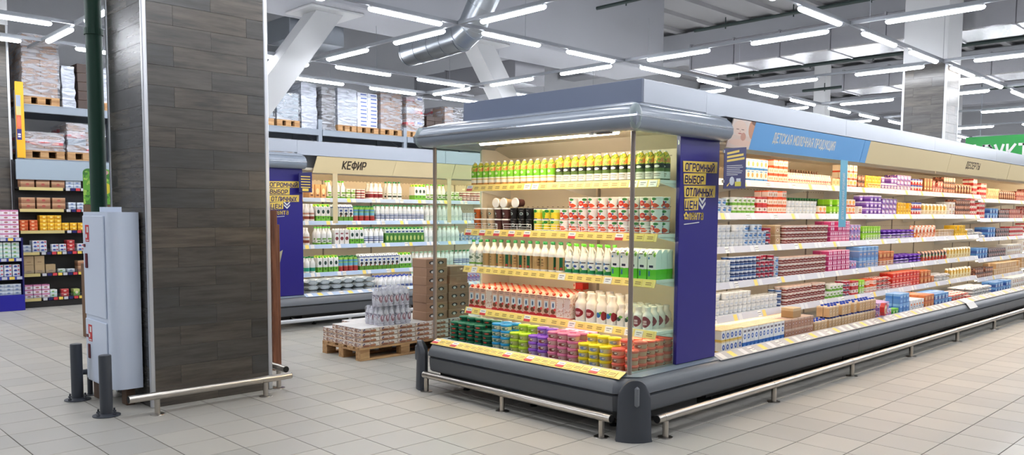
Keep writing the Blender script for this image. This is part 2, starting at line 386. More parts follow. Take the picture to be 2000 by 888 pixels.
for (x, wd) in ylines:
    t = MB()
    ys = [-15.8]+[a for (y, _w) in xlines for a in (y-.024, y+.024)]+[8.5]
    for a, b_ in zip(ys[::2], ys[1::2]): t.box(x-.022, x+.022, a, b_, ZL+.031, ZL+.075)
    tag(t.obj('light_track', M_TRACK), 'thin grey metal light track running crosswise '+wd, 'light track')
    n_ = 0
    for y in [c+dy for c in (-8.8, -5.05, -1.31, 2.43) for dy in (.86, 2.70)]+[6.9]:
        if x < 0 and y < 2: n_ += 1; continue
        lamp(x, y, ZL, 'y', ORD[n_]+' strip light from near end on crosswise track '+wd, 'strip lights on the crosswise track '+wd); n_ += 1

# ------------------------------------------------------------------ ducts and pipes under the roof
M_ZINC = mat((168, 174, 180), .3, .9, bump=(5, .1))
M_FOIL = mat((186, 186, 190), .27, .8, bump=(9, .55))
du = thing('round_duct', 'large round galvanised air duct with elbows hanging under the concrete beam', 'duct', (5.72, 3.87, 4.43))
path = [(0, -4.2, 1.05), (0, -.78, .8), (0, -.35, .7), (0, .1, .1), (0, .35, -.02), (0, 1.02, -.06), (0, 1.75, -.08)]
def duct_seg(p0, p1, r, name, par):
    b = MB(); b.tube(p0, p1, r, 24)
    a = Vector(p0); d = Vector(p1)-a
    k = max(1, int(d.length/.3))
    for i in range(k+1):
        q = a+d*i/k; e = d.normalized()*.012; b.tube(q-e, q+e, r+.008, 24)
    return b.obj(name, M_ZINC, par, 50)
for a, b_ in zip(path, path[1:]): duct_seg(a, b_, .23, 'duct_section', du)
for (x, y, z) in path[1:-1]:
    b = MB(); b.lathe([(.228*math.sin(t*PI/8), .228*math.cos(t*PI/8)) for t in range(8, -1, -1)], 20, caps=False); b.obj('elbow', M_ZINC, du, 60, (x, y, z))
def foil_duct(x0, x1, y0, y1, z0, z1, lab):
    o = thing('foil_duct', lab, 'duct', ((x0+x1)/2, (y0+y1)/2, z0)); w_, l_, h_ = (x1-x0)/2, (y1-y0)/2, z1-z0
    n = max(2, round(l_*2/1.1)) if l_ > w_ else max(2, round(w_*2/1.1))
    for i in range(n):
        b = MB()
        if l_ > w_: b.box(-w_, w_, -l_+2*l_*i/n, -l_+2*l_*(i+1)/n-.012, 0, h_, bev=.02)
        else: b.box(-w_+2*w_*i/n, -w_+2*w_*(i+1)/n-.012, -l_, l_, 0, h_, bev=.02)
        b.obj('duct_section', M_FOIL, o)
    s = MB()
    if l_ > w_: s.box(-w_-.02, w_+.02, -.02, .02, -.02, h_+.02)
    else: s.box(-.02, .02, -l_-.02, l_+.02, -.02, h_+.02)
    s = s.mesh('joint_flange', M_FOIL)
    for i in range(n+1): link('joint_flange', s, o, (0, -l_+2*l_*i/n, 0) if l_ > w_ else (-w_+2*w_*i/n, 0, 0))
    return o
foil_duct(13.0, 14.1, -9.5, 4.6, 4.85, 5.4, 'foil wrapped rectangular duct crossing above the long right hand case')
foil_duct(9.6, 10.5, 6.9, 10.5, 4.45, 4.95, 'crinkled foil duct above the rack behind the glass-ended case')
foil_duct(17.5, 18.6, -11.5, 3.0, 4.7, 5.2, 'second foil duct farther off beyond the far clad column')
foil_duct(21.5, 30.5, -6.2, -5.2, 4.6, 5.2, 'lengthwise foil duct high at the far right')
o = thing('flat_duct', 'flat grey rectangular duct hanging behind the first white strut', 'duct', (4.65, 8.1, 4.55))
for i in range(3): MB().box(-.55, .55, -1.2+.8*i, -.41+.8*i, 0, .4, bev=.01).obj('duct_section', M_ZINC, o)
def pipe(p0, p1, r, m, lab, name='sprinkler_pipe'):
    a = Vector(p0); o = link(name, None, None, p0); tag(o, lab, 'pipe'); d = Vector(p1)-a
    MB().tube((0, 0, 0), d, r, 8).obj('pipe_run', m, o, 60)
    n = max(1, int(d.length/1.3))
    for i in range(n):
        q = d*(i+.5)/n; MB().tube(q+Vector((0, 0, r*.8)), q+Vector((0, 0, .16)), r*.35, 5).obj('hanger', m, o); MB().tube(q-Vector((0, 0, r*.8)), q-Vector((0, 0, .07)), r*.4, 5).obj('nozzle', m, o)
    return o
pipe((8.9, 4.0, 5.4), (8.9, -7, 5.4), .035, M_PIPE, 'dark sprinkler pipe overhead, nearest of the crosswise ones')
pipe((11.6, 3.6, 5.35), (11.6, -8, 5.35), .035, M_PIPE, 'dark sprinkler pipe just before the big foil duct')
pipe((14.6, 4.6, 4.9), (14.6, -8, 4.9), .04, M_PIPE, 'dark sprinkler pipe just beyond the big foil duct')
pipe((19.4, 5, 5.1), (19.4, -8, 5.1), .04, M_PIPE, 'dark sprinkler pipe beyond the second foil duct')
pipe((22, 4, 5.5), (22, -9, 5.5), .04, M_PIPE, 'dark sprinkler pipe second farthest off')
pipe((25.5, 4, 5.5), (25.5, -9, 5.5), .04, M_PIPE, 'dark sprinkler pipe farthest off')
pipe((14.8, -3.9, 5.2), (17.3, -3.9, 5.2), .05, M_DGREEN, 'green lengthwise pipe to the right of the far clad column')
pipe((-.6, 4.6, 5.2), (2.4, 4.6, 5.2), .03, M_PIPE, 'thin dark pipe under the roof beside the green standpipe')
# ------------------------------------------------------------------ clad columns
M_PLANK = plank_mat('column_plank', (74, 74, 73), (100, 91, 81), (58, 55, 52), 0, .3)
def column(x0, x1, y0, y1, ztop, zroof, name, faces):
    o = struct(MB().box(x0+.012, x1-.012, y0+.012, y1-.012, .0, ztop).obj(name, mat((74, 70, 65), .6)))
    RH, PLn = .157, .607
    cache = {}
    def plank(axis, a, b_, z, h, pos, out):
        L = round(b_-a, 3); key = (axis, L, round(h, 3))
        if key not in cache:
            q = MB()
            if axis == 'x': q.box(.0004, L-.0004, 0, .0115, .0004, h-.0004, bev=.0012)
            else: q.box(0, .0115, .0004, L-.0004, .0004, h-.0004, bev=.0012)
            cache[key] = q.mesh('plank', M_PLANK if axis == 'x' else M_PLANKY)
        link('plank', cache[key], o, (a, pos, z) if axis == 'x' else (pos, a, z))
    nrow = int(math.ceil(ztop/RH))
    for f in faces:
        if f in ('front', 'back'): lo, hi, ax, pos = x0+.028, x1-.028, 'x', (y0+.0003 if f == 'front' else y1-.0118)
        else: lo, hi, ax, pos = y0+.028, y1-.028, 'y', (x0+.0003 if f == 'left' else x1-.0118)
        for r in range(nrow):
            z = r*RH; h = min(RH, ztop-z); s = hi-.152-PLn*3 if r % 2 else hi-.152-PLn*3.5
            cuts = [lo]+[c for c in [s+PLn*k for k in range(8)] if lo+.05 < c < hi-.05]+[hi]
            for a, b_ in zip(cuts, cuts[1:]): plank(ax, a, b_, z+.0005, h, pos, f)
    for (cx, cy) in ((x0, y0), (x1, y0), (x0, y1), (x1, y1)):
        sx, sy = (1 if cx == x0 else -1), (1 if cy == y0 else -1)
        q = MB(); q.box(min(cx-sx*.006, cx+sx*.03), max(cx-sx*.006, cx+sx*.03), min(cy-sy*.006, cy+sy*.03), max(cy-sy*.006, cy+sy*.03), 0.001, ztop, bev=.006); q.obj('corner_trim', M_ALU, o)
    if zroof > ztop: MB().box(x0-.01, x1+.01, y0-.01, y1+.01, ztop+.002, zroof, bev=.012).obj('plaster_shaft', M_PAINT, o)
    return o
M_PLANKY = plank_mat('column_plank_side', (72, 73, 75), (98, 92, 84), (60, 58, 56), 1, .27)
column(-.735, .285, .45, 1.25, 4.4, 6.49, 'column', ('front', 'left'))
column(12.0, 12.68, -1.185, -.47, 4.19, 6.49, 'column', ('front', 'left'))
column(-.78, .22, 8.64, 9.4, 4.4, 6.49, 'column', ('front', 'right'))
struct(MB().box(20, 20.36, 4.6, 4.96, 0, 6.49, bev=.02).obj('column', M_PAINT))
struct(MB().box(26.3, 26.9, 3.0, 3.5, 0, 6.49, bev=.02).obj('column', M_PAINT))

# ------------------------------------------------------------------ fire cabinet, bollards, pipes beside the first column
M_CAB = mat((214, 225, 243), .35); M_RED = mat((206, 32, 40), .45); M_MAROON = mat((104, 22, 40), .4)
cb = thing('fire_cabinet', 'tall white fire hose cabinet with rounded corner fixed to the clad column', 'cabinet', (-.75, .58, 0))
X0, Y1 = -.215, .63      # door plane, far side
poly = [(-.002, 0.0)]+[(X0+.09-.09*math.sin(t*PI/12), .09-.09*math.cos(t*PI/12)) for t in range(0, 7)]+[(X0, Y1), (-.002, Y1)]
MB().prism(poly, 'z', .15, 1.535).obj('cabinet_body', M_CAB, cb, 40)
for (z0, z1) in ((.165, .665), (.70, 1.505)):
    d = MB().box(X0-.012, X0-.001, .12, Y1-.012, z0, z1, bev=.004).obj('door', M_CAB, cb)
    zc = .40 if z0 < .5 else 1.14
    MB().box(X0-.022, X0-.012, Y1-.12, Y1-.075, zc-.06, zc+.06, bev=.004).obj('handle', M_MAROON, d)
    MB().box(X0-.017, X0-.012, Y1-.075, Y1-.03, zc+.11, zc+.135, bev=.002).obj('lock', M_MAROON, d)
    zs = .56 if z0 < .5 else 1.37
    p = MB().box(X0-.0145, X0-.0121, Y1-.17, Y1-.085, zs-.075, zs+.06).obj('fire_pictogram', M_RED, d)
    q = MB(); q.box(X0-.0152, X0-.0146, Y1-.16, Y1-.12, zs-.0, zs+.045); q.tube((X0-.0152, Y1-.11, zs-.03), (X0-.0146, Y1-.11, zs-.03), .018, 10); q.box(X0-.0152, X0-.0146, Y1-.165, Y1-.1, zs-.068, zs-.06)
    q.obj('pictogram_lines', M_WHITE, p)
MB().box(-.13, -.1265, .0, .5, 1.536, 1.575).obj('top_flap', M_CAB, cb)
MB().box(X0+.03, X0+.1, .45, Y1-.02, 0, .149, bev=.004).obj('foot', mat((96, 74, 58), .7), cb)
MB().box(-.1, -.03, .1, .2, 0, .149, bev=.004).obj('foot', mat((96, 74, 58), .7), cb)
def bollard(x, y, lab):
    o = thing('bollard', lab, 'bollard', (x, y, 0), group=None)
    MB().lathe([(.0445, .02), (.0445, .455), (.042, .462), (.03, .4645)], 24).obj('post', M_BUMP, o, 40)
    MB().lathe([(.0, .0005), (.098, .0005), (.098, .007), (.06, .02), (.0, .02)], 24, caps=False).obj('flange', M_BUMP, o, 30)
    for k in range(4):
        a = k*PI/2+.5; b = MB(); b.lathe([(.014, .013), (.014, .024), (.006, .026)], 6, (.078*math.cos(a), .078*math.sin(a))); b.lathe([(.007, .026), (.007, .042)], 6, (.078*math.cos(a), .078*math.sin(a))); b.obj('bolt', M_BUMP, o)
    return o
bollard(-1.067, 1.16, 'dark grey bollard at the far end of the fire cabinet')
bollard(-1.07, .455, 'dark grey bollard at the near corner of the fire cabinet')
o = thing('green_standpipe', 'dark green fire water standpipe beside the clad column above the cabinet', 'pipe', (-.80, 1.345, 0))
MB().tube((0, 0, .001), (0, 0, 6.49), .063, 18).obj('pipe_run', M_DGREEN, o, 50)
MB().lathe([(.066, 3.0), (.075, 3.0), (.075, 3.05), (.066, 3.05)], 18).obj('clamp', M_DGREEN, o)

# ------------------------------------------------------------------ trolley bumper rails
def rail_x(x0, x1, y, posts, lab, z=.145, r=.0285, m=None, along='x', black_end=True):
    m = m or M_STEEL
    o = thing('bumper_rail', lab, 'bumper rail', ((x0, y, 0) if along == 'x' else (y, x0, 0)), 0 if along == 'x' else PI/2)
    L = x1-x0; cuts = [0]+[p-x0+.02 for p in posts if .3 < p-x0 < L-.3]+[L]
    for a, b_ in zip(cuts, cuts[1:]): MB().tube((a+.001, 0, z), (b_-.001, 0, z), r, 18).obj('rail_tube', m, o, 50)
    for p in posts:
        b = MB(); b.tube((p-x0, 0, .006), (p-x0, 0, z-r+.003), .021, 14); q = b.obj('post', m, o, 50)
        MB().lathe([(0, .0005), (.054, .0005), (.052, .006), (0, .006)], 18, (p-x0, 0), caps=False).obj('flange', m, q)
        MB().tube((p-x0-.03, 0, z), (p-x0+.03, 0, z), r+.0015, 18).obj('sleeve', m, q, 50)
    for a in (0, L):
        if black_end: MB().tube((a-.003 if a == 0 else a, 0, z), (a if a == 0 else a+.003, 0, z), r*.93, 14).obj('end_plug', M_BLACK, o)
    return o
rail_x(1.425, 13.9, -2.80, [1.529+1.545*k for k in range(9)], 'long stainless trolley rail along the right hand case')
rail_x(-2.575, -.52, 1.21, [-2.489, -1.494, -.544], 'stainless trolley rail below the glass front, between two bumper posts', along='y')
rail_x(-.985, .345, .23, [-.778, .111], 'stainless trolley rail across the front of the clad column')
rail_x(.31, 1.35, .345, [.44, 1.2], 'short stainless trolley rail along the right side of the column', z=.185, along='y')
rail_x(-.995, -.875, 1.28, [-.935], 'short dark rail stub between far bollard and fire cabinet', z=.2, r=.022, m=M_BUMP)
rail_x(1.3, 9.5, 3.40, [1.5+1.5*k for k in range(6)], 'pale low trolley rail along the case signed КЕФИР', z=.128, r=.026, m=M_RAIL)
def bumper(x, y, rz, lab):
    o = thing('bumper_post', lab, 'bumper post', (x, y, 0), rz); b = MB(); n = 12; vs = []; K = n+1
    def top(s): return .425-.085*abs(s)**2.6
    for side in (0, 1):
        for (lev, sc) in ((0, 1.06), (.08, 1.0), (.85, .93), (.95, .9), (1, .84)):
            for i in range(K):
                s = -1+2*i/n; th = .0 if side == 0 else .048
                yy = -.045*(1-s*s)+th+(.012*lev if side == 0 else 0)
                vs.append((.118*s*sc, yy, .0005+top(s)*lev))
    fs = []; N = 5*K
    for l in range(4):
        for i in range(n):
            fs.append((l*K+i, l*K+i+1, (l+1)*K+i+1, (l+1)*K+i)); fs.append((N+l*K+i+1, N+l*K+i, N+(l+1)*K+i, N+(l+1)*K+i+1))
        fs.append((l*K, (l+1)*K, N+(l+1)*K, N+l*K)); fs.append((l*K+n, N+l*K+n, N+(l+1)*K+n, (l+1)*K+n))
    for i in range(n): fs.append((4*K+i, 4*K+i+1, N+4*K+i+1, N+4*K+i)); fs.append((i+1, i, N+i, N+i+1))
    b.add(vs, fs).obj('shell', M_BUMP, o, 35)
    MB().box(-.017+.01, .017+.01, -.05, -.02, .245, .385, bev=.013).obj('grey_inlay', mat((108, 112, 118), .35), o)
    return o
bumper(1.282, -2.717, -PI/4, 'wide dark grey bumper post at the front corner of glass-ended case')
bumper(1.275, -.385, -3*PI/4, 'dark grey bumper post at the far end of the glass front')

# brown wooden board standing behind the column
o = thing('wooden_post', 'reddish brown wooden display post standing behind the clad column', 'post', (.735, 1.24, 0))
M_BROWN = plank_mat('brown_wood', (128, 78, 52), (140, 88, 60), (92, 52, 36), 2, .5)
MB().box(-.04, .02, -.05, .05, .0, 1.56, bev=.004).obj('board', M_BROWN, o)
b = MB().box(-.052, -.0405, -.03, .03, 0, .05, bev=.003).mesh('notch_block', M_BROWN)
for k in range(16): link('notch_block', b, o, (0, 0, .1+k*.085))
MB().box(.021, .06, -.02, .06, 0, 1.42, bev=.004).obj('rear_board', M_BROWN, o)
MB().prism([(.0605, 1.02), (.10, 1.17), (.0605, 1.15)], 'y', -.002, .001).obj('paper_leaf', mat((190, 186, 160), .7), o)
# ------------------------------------------------------------------ refrigerated cases
M_TUBE = mat((255, 228, 192), .5, emis=TUBE_L); M_TUBEF = mat((255, 236, 212), .5, emis=TUBE_L*1.6)
M_LED = mat((255, 234, 208), .5, emis=22.0); M_LED2 = mat((255, 238, 218), .5, emis=11.0)
M_TAG = pmat('tag', [(0, (240, 214, 116))], [(.5, .64, .36, .07, (150, 116, 60), 1), (.5, .36, .36, .07, (150, 116, 60), 1)], vary=.04)
M_TAGR = pmat('tag_red', [(0, (214, 60, 66)), (.42, (236, 234, 232))], [(.5, .72, .34, .06, (120, 120, 126), 1)], vary=.03)
M_TAGW = pmat('tag_white', [(0, (232, 230, 224))], [(.5, .66, .34, .07, (130, 130, 136), 1), (.42, .36, .22, .05, (130, 130, 136), 1)], vary=.03)
M_STRIPY = pmat('price_strip', [(0, (238, 212, 124))], vary=0)
M_STRIPW = mat((200, 200, 208), .35); M_STRIPB = mat((170, 192, 222), .4); M_STRIPT = mat((182, 182, 184), .4)
M_TRAY = mat((196, 198, 200), .35, .2); M_EDGE = mat((238, 236, 230), .4)

def body_parts(root, path):
    up = [(-.05, .425), (-.02, .43), (.05, .411), (.088, .385), (.106, .35), (.112, .312), (.10, .304), (-.05, .304)]
    lo = [(-.05, .298), (.088, .298), (.102, .288), (.10, .235), (.094, .185), (.08, .172), (-.05, .172)]
    MB().sweep(up, path).obj('bumper_lip', M_BODY2, root, 30)
    MB().sweep([(-.045, .4365), (.0, .4365), (.054, .4165), (.052, .412), (.0, .4315), (-.045, .4315)], path).obj('lip_cover', M_LIP, root, 30)
    MB().sweep(lo, path).obj('lower_panel', M_BODY, root, 30)
    MB().sweep([(-.04, .309), (.08, .309), (.08, .292), (-.04, .292)], path).obj('seam_strip', M_BLACK, root)

tagmesh = {}
def tag_mesh(kind, h):
    k = (kind, h)
    if k not in tagmesh:
        m = {'y': M_TAG, 'r': M_TAGR, 'w': M_TAGW}[kind]
        tagmesh[k] = MB().box(-.036, .036, -.002, 0, 0, h).mesh('price_tag', m)
    return tagmesh[k]

BRK = {}
def shelf(root, x0, x1, yf, yb, ztop, strip, tags=None, guard=(), gap=None):
    s = MB().box(x0, x1, yf, yb, ztop-.024, ztop, bev=.002).obj('shelf', M_EDGE, root)
    # tilted price rail
    a = MB().prism([(yf-.001, ztop+.004), (yf-.004, ztop+.004), (yf-.0245, ztop-.053), (yf-.0215, ztop-.054)], 'x', x0, x1).obj('price_rail', strip, s)
    key = (round(yb-yf, 3),)
    if key not in BRK: BRK[key] = MB().prism([(.01, -.025), (yb-yf, -.025), (yb-yf, -.11), (yb-yf-.1, -.1)], 'x', 0, .006).mesh('bracket', M_EDGE)
    for x in (x0+.004, (x0+x1)/2, x1-.012): link('bracket', BRK[key], s, (x, yf, ztop))
    MB().tube((x0+.03, yf+.022, ztop-.034), (x1-.03, yf+.022, ztop-.034), .0065, 8).obj('shelf_light', M_LED if strip is M_STRIPY else M_LED2, s, 60)
    if tags:
        for (x, t) in tags:
            o = link('price_tag', tag_mesh(t, .05), s, (x, yf-.0236, ztop-.0505)); o.rotation_euler = (-.345, 0, 0)
    for (g0, g1) in guard:
        b = MB(); y = yf+.012
        for z in (.012, .03, .052): b.tube((g0, y, ztop+z), (g1, y, ztop+z), .0022, 5)
        for x in (g0, g1, (g0+g1)/2): b.tube((x, y, ztop+.0005), (x, y, ztop+.052), .0022, 5)
        b.obj('wire_guard', M_WHITE, s)
    return s
def tagrow(x0, x1, n, reds=(), whites=()):
    r = []
    for i in range(n):
        x = x0+(x1-x0)*(i+.5)/n; r.append((x, 'r' if i in reds else 'w' if i in whites else 'y'))
    return r

FOOT = MB().lathe([(.03, .0005), (.03, .012), (.012, .02), (.012, .0895)], 10).mesh('foot', M_BLACK)
def case_inside(root, L, yb, zdeck, zcan, seams, tube):
    MB().box(.0, L, .052, yb, zdeck-.05, zdeck, bev=.004).obj('deck_tray', M_TRAY, root)
    MB().box(.01, L-.01, .06, yb-.02, .02 if False else .09, zdeck-.051).obj('plinth', M_BLACK, root)
    for x in (.25, L/2, L-.25):
        for y in (.16, yb-.1): link('foot', FOOT, root, (x, y, 0))
    # rear wall of tall cream panels with slotted uprights between
    cuts = [0]+seams+[L]
    for a, c in zip(cuts, cuts[1:]): MB().box(a+.002, c-.002, yb, yb+.02, zdeck-.05, zcan, bev=.001).obj('back_panel', M_BACKP, root)
    for x in seams:
        u = MB().box(x-.012, x+.012, yb-.006, yb+.0005, zdeck, zcan).obj('slotted_upright', mat((150, 140, 124), .5), root)
    MB().box(.0, L, .0, yb+.02, zcan, zcan+.03, bev=.003).obj('canopy', M_CREAM, root)
    MB().prism([(yb-.25, zcan-.001), (yb-.001, zcan-.001), (yb-.001, zcan-.09)], 'x', .002, L-.002).obj('air_duct_cover', M_CREAM, root)
    if tube:
        (a, c, y, z) = tube
        t = MB(); t.tube((a, y, z), (c, y, z), .011 if z < 2.1 else .021, 12); MB().box(a-.02, c+.02, y-.02, y+.02, z+.0112 if z < 2.1 else z+.0215, z+.016 if z < 2.1 else z+.027).obj('tube_holder', M_WHITE, root)
        t.obj('light_tube', M_TUBE if z < 2.1 else M_TUBEF, root, 60)
def backpanel_mat():
    m = bpy.data.materials.new('back_panel'); m.use_nodes = True; h = NB(m)
    g = h.n('ShaderNodeTexCoord'); s = h.n('ShaderNodeSeparateXYZ'); h.l(g.outputs['Object'], s.inputs[0])
    fx = h.math('LESS_THAN', h.math('FRACT', h.math('MULTIPLY', s.outputs[0], 16)), .35)
    fz = h.math('LESS_THAN', h.math('FRACT', h.math('MULTIPLY', s.outputs[2], 5.0)), .03)
    c = h.mix(h.math('MULTIPLY', fx, fz), lin((226, 216, 196)), lin((120, 108, 90)))
    h.l(c, h.b.inputs['Base Color']); h.b.inputs['Roughness'].default_value = .45
    return m
M_BACKP = backpanel_mat()

AWN = [(-.23, 2.33), (-.14, 2.325), (-.02, 2.305), (.06, 2.275), (.105, 2.24), (.128, 2.195), (.126, 2.155), (.108, 2.125), (.075, 2.108), (.03, 2.104), (.0, 2.112), (-.03, 2.128), (-.10, 2.14), (-.23, 2.145)]
M_INDIGO_T = mat((36, 30, 110), .5)
def side_text(root, x0, flip=1):
    """yellow word plates with slanted dark letters on a blue side panel; x0 = world x of local zero; plates in world x"""
    m = M_YEL
    for (a, c, z0, z1, wd) in ((1.932, 2.392, 1.853, 1.932, 'ОГРОМНЫЙ'), (1.942, 2.236, 1.762, 1.842, 'ВЫБОР'), (1.952, 2.372, 1.668, 1.752, 'ОТЛИЧНЫХ'), (1.958, 2.142, 1.572, 1.658, 'ЦЕН')):
        hgt = z1-z0
        p = MB().prism([(a-x0+.006, z0), (c-x0, z0+.006), (c-x0+.004, z1+.012), (a-x0, z1)], 'y', -.0205, -.0165).obj('word_plate', M_YEL, root)
        text(wd, hgt*.62, M_INDIGO_T, p, ((a+c)/2-x0-.008, -.0206, z0+hgt*.17), (PI/2, 0, 0), (c-a)*.86, 'CENTER', .1, .2, .0006)
    b = MB()
    for z in (1.615, 1.575):
        b.prism([(2.155-x0, z+.045), (2.198-x0, z+.005), (2.24-x0, z+.045), (2.24-x0, z+.065), (2.198-x0, z+.027), (2.155-x0, z+.065)], 'y', -.0205, -.0165)
    b.obj('chevrons', M_WHITE, root)
    g = MB()
    for k in range(5):
        a = 2*PI*k/5+.3; g.tube((1.985-x0+.02*math.cos(a), -.0205, 1.532+.02*math.sin(a)), (1.985-x0+.02*math.cos(a), -.0182, 1.532+.02*math.sin(a)), .011, 8)
    g.obj('flower_mark', M_YEL, root)
    text('лента', .062, M_YEL, root, (2.016-x0, -.0166, 1.508), (PI/2, 0, 0), .2, 'LEFT', .1, .16, .002)
    MB().prism([(1.962-x0, 1.468), (2.16-x0, 1.482), (2.16-x0, 1.488), (1.962-x0, 1.474)], 'y', -.0205, -.0165).obj('thin_underline', M_WHITE, root)

def end_case(loc, label, full=True):
    """glass-ended case: local x runs along its front, local y inwards"""
    W = 2.13; D = 1.08
    r = thing('refrigerated_case', label, 'refrigerated case', loc, -PI/2)
    # path in local space: from rear left, along left end, front, right end (outward is right-hand side of travel)
    c_ = .10
    path = [(0, D), (0, c_), (c_, 0), (W-c_, 0), (W, c_), (W, D)]
    sq = [(0, D), (0, 0), (W, 0), (W, D)]
    body_parts(r, path)
    case_inside(r, W, .90, .36, 2.145, [W*.52], (.545, 1.96, .055, 2.118) if full else None)
    MB().sweep(AWN, [(0, D), (0, 0), (W, 0), (W, D+.005)]).obj('awning', M_AWN, r, 35)
    b = MB(); b.sweep([(.1285, 2.200), (.1315, 2.200), (.1315, 2.188), (.1285, 2.188)], sq); b.sweep([(.064, 2.2745), (.067, 2.277), (.075, 2.2715), (.073, 2.268)], sq); b.obj('chrome_lines', mat((226, 232, 240), .15, .8), r)
    for x in (.0, W): 
        sx = 1 if x else -1
        b = MB(); b.lathe([(.045*math.sin(PI*t/10)+.001, 2.19-.088*math.cos(PI*t/10)) for t in range(11)], 16, (x+sx*.085, -.085)); b.obj('awning_corner', mat((146, 160, 164), .35), r, 60)
    MB().box(1.80, 1.84, -.07, -.025, 2.094, 2.103).obj('switch_plate', M_WHITE, r)
    MB().box(1.865, 1.985, -.065, -.03, 2.094, 2.103).obj('thermometer', mat((96, 74, 66), .4), r)
    MB().box(.11, W-.11, .24, .265, 2.332, 2.498, bev=.002).obj('fascia', M_FASC_SHADED, r)['label'] = 'fascia with shade put into its slate grey'
    for a_ in (.11, W-.135): MB().box(a_, a_+.025, .2655, D, 2.332, 2.498, bev=.002).obj('fascia', M_FASC, r)
    # ends: glass in front, solid panel behind
    for (x, s) in ((0, -1), (W, 1)):
        xa = x-.004; 
        MB().box(xa, xa+.008, .03, .548, .4368, 2.11).obj('glass_panel', M_GLASS, r)
        MB().lathe([(.0165, .4368), (.0165, 2.105)], 14, (x, .008)).obj('corner_post', M_POST, r, 50)
        MB().box(min(x-s*.016, x+s*.016), max(x-s*.016, x+s*.016), .552, D-.001, .4368, 2.14, bev=.002).obj('side_panel', M_CREAM if s < 0 else M_BLUE, r)
        if s > 0: MB().box(x-.0185, x-.0165, .552, .9, .43, 2.14).obj('inner_lining', M_CREAM, r)
    MB().box(.004, .012, .905, D-.01, .44, 2.14).obj('inner_lining', M_CREAM, r)
    return r
M_POST = mat((150, 138, 130), .35, .3)

fc = end_case((1.35, -.48, 0), 'glass-ended refrigerated dairy case with curved grey awning and grey bumper base')
# blue side panel lettering is laid out on a plane facing the long aisle
bp = link('panel_print', None, fc); bp.empty_display_size = .05
bp.location = (2.13, .0, 0); bp.rotation_euler = (0, 0, PI/2)
side_text(bp, 1.35)
# case price rails and shelves
zs = [1.79, 1.40, 1.07, .695]
shelf(fc, .02, 2.11, .36, .90, zs[0], M_STRIPY, tagrow(.03, 1.02, 11, (0,), (8, 9))+tagrow(1.06, 2.1, 12, (), (9, 10, 11)))
shelf(fc, .02, 2.11, .345, .90, zs[1], M_STRIPY, tagrow(.03, 1.04, 11, (0, 2, 4, 6, 8))+tagrow(1.07, 2.1, 11, (2, 7)), [(.03, .42), (.5, .83), (.87, 1.36), (1.38, 2.05)])
shelf(fc, .02, 2.11, .335, .90, zs[2], M_STRIPY, tagrow(.03, 1.04, 11, (), (1,))+tagrow(1.07, 2.1, 11, (), (1, 6)))
shelf(fc, .02, 2.11, .355, .90, zs[3], M_STRIPY, tagrow(.03, 1.04, 11, (0, 2, 8), ())+tagrow(1.07, 2.1, 11, (), (2, 6, 8, 9)))
# price tags on the sloping front rail
pr = MB().prism([(-.070, .410), (.012, .4465), (.012, .443), (-.068, .4065)], 'x', .03, 2.10).obj('front_price_rail', M_STRIPY, fc)
for i in range(25):
    t = 'r' if i in (0, 3, 11, 14, 18, 22) else 'y'
    o = link('price_tag', tag_mesh(t, .062), pr, (.07+i*.081, -.0605, .4156)); o.rotation_euler = (-PI/2+.42, 0, 0)
b = MB()
b.prism([(.013, .4465), (.03, .4485), (.05, .41), (.05, .372), (.046, .372), (.046, .408), (.028, .444), (.013, .442)], 'x', .06, 2.09); b.obj('tray_edge', M_ALU, fc)

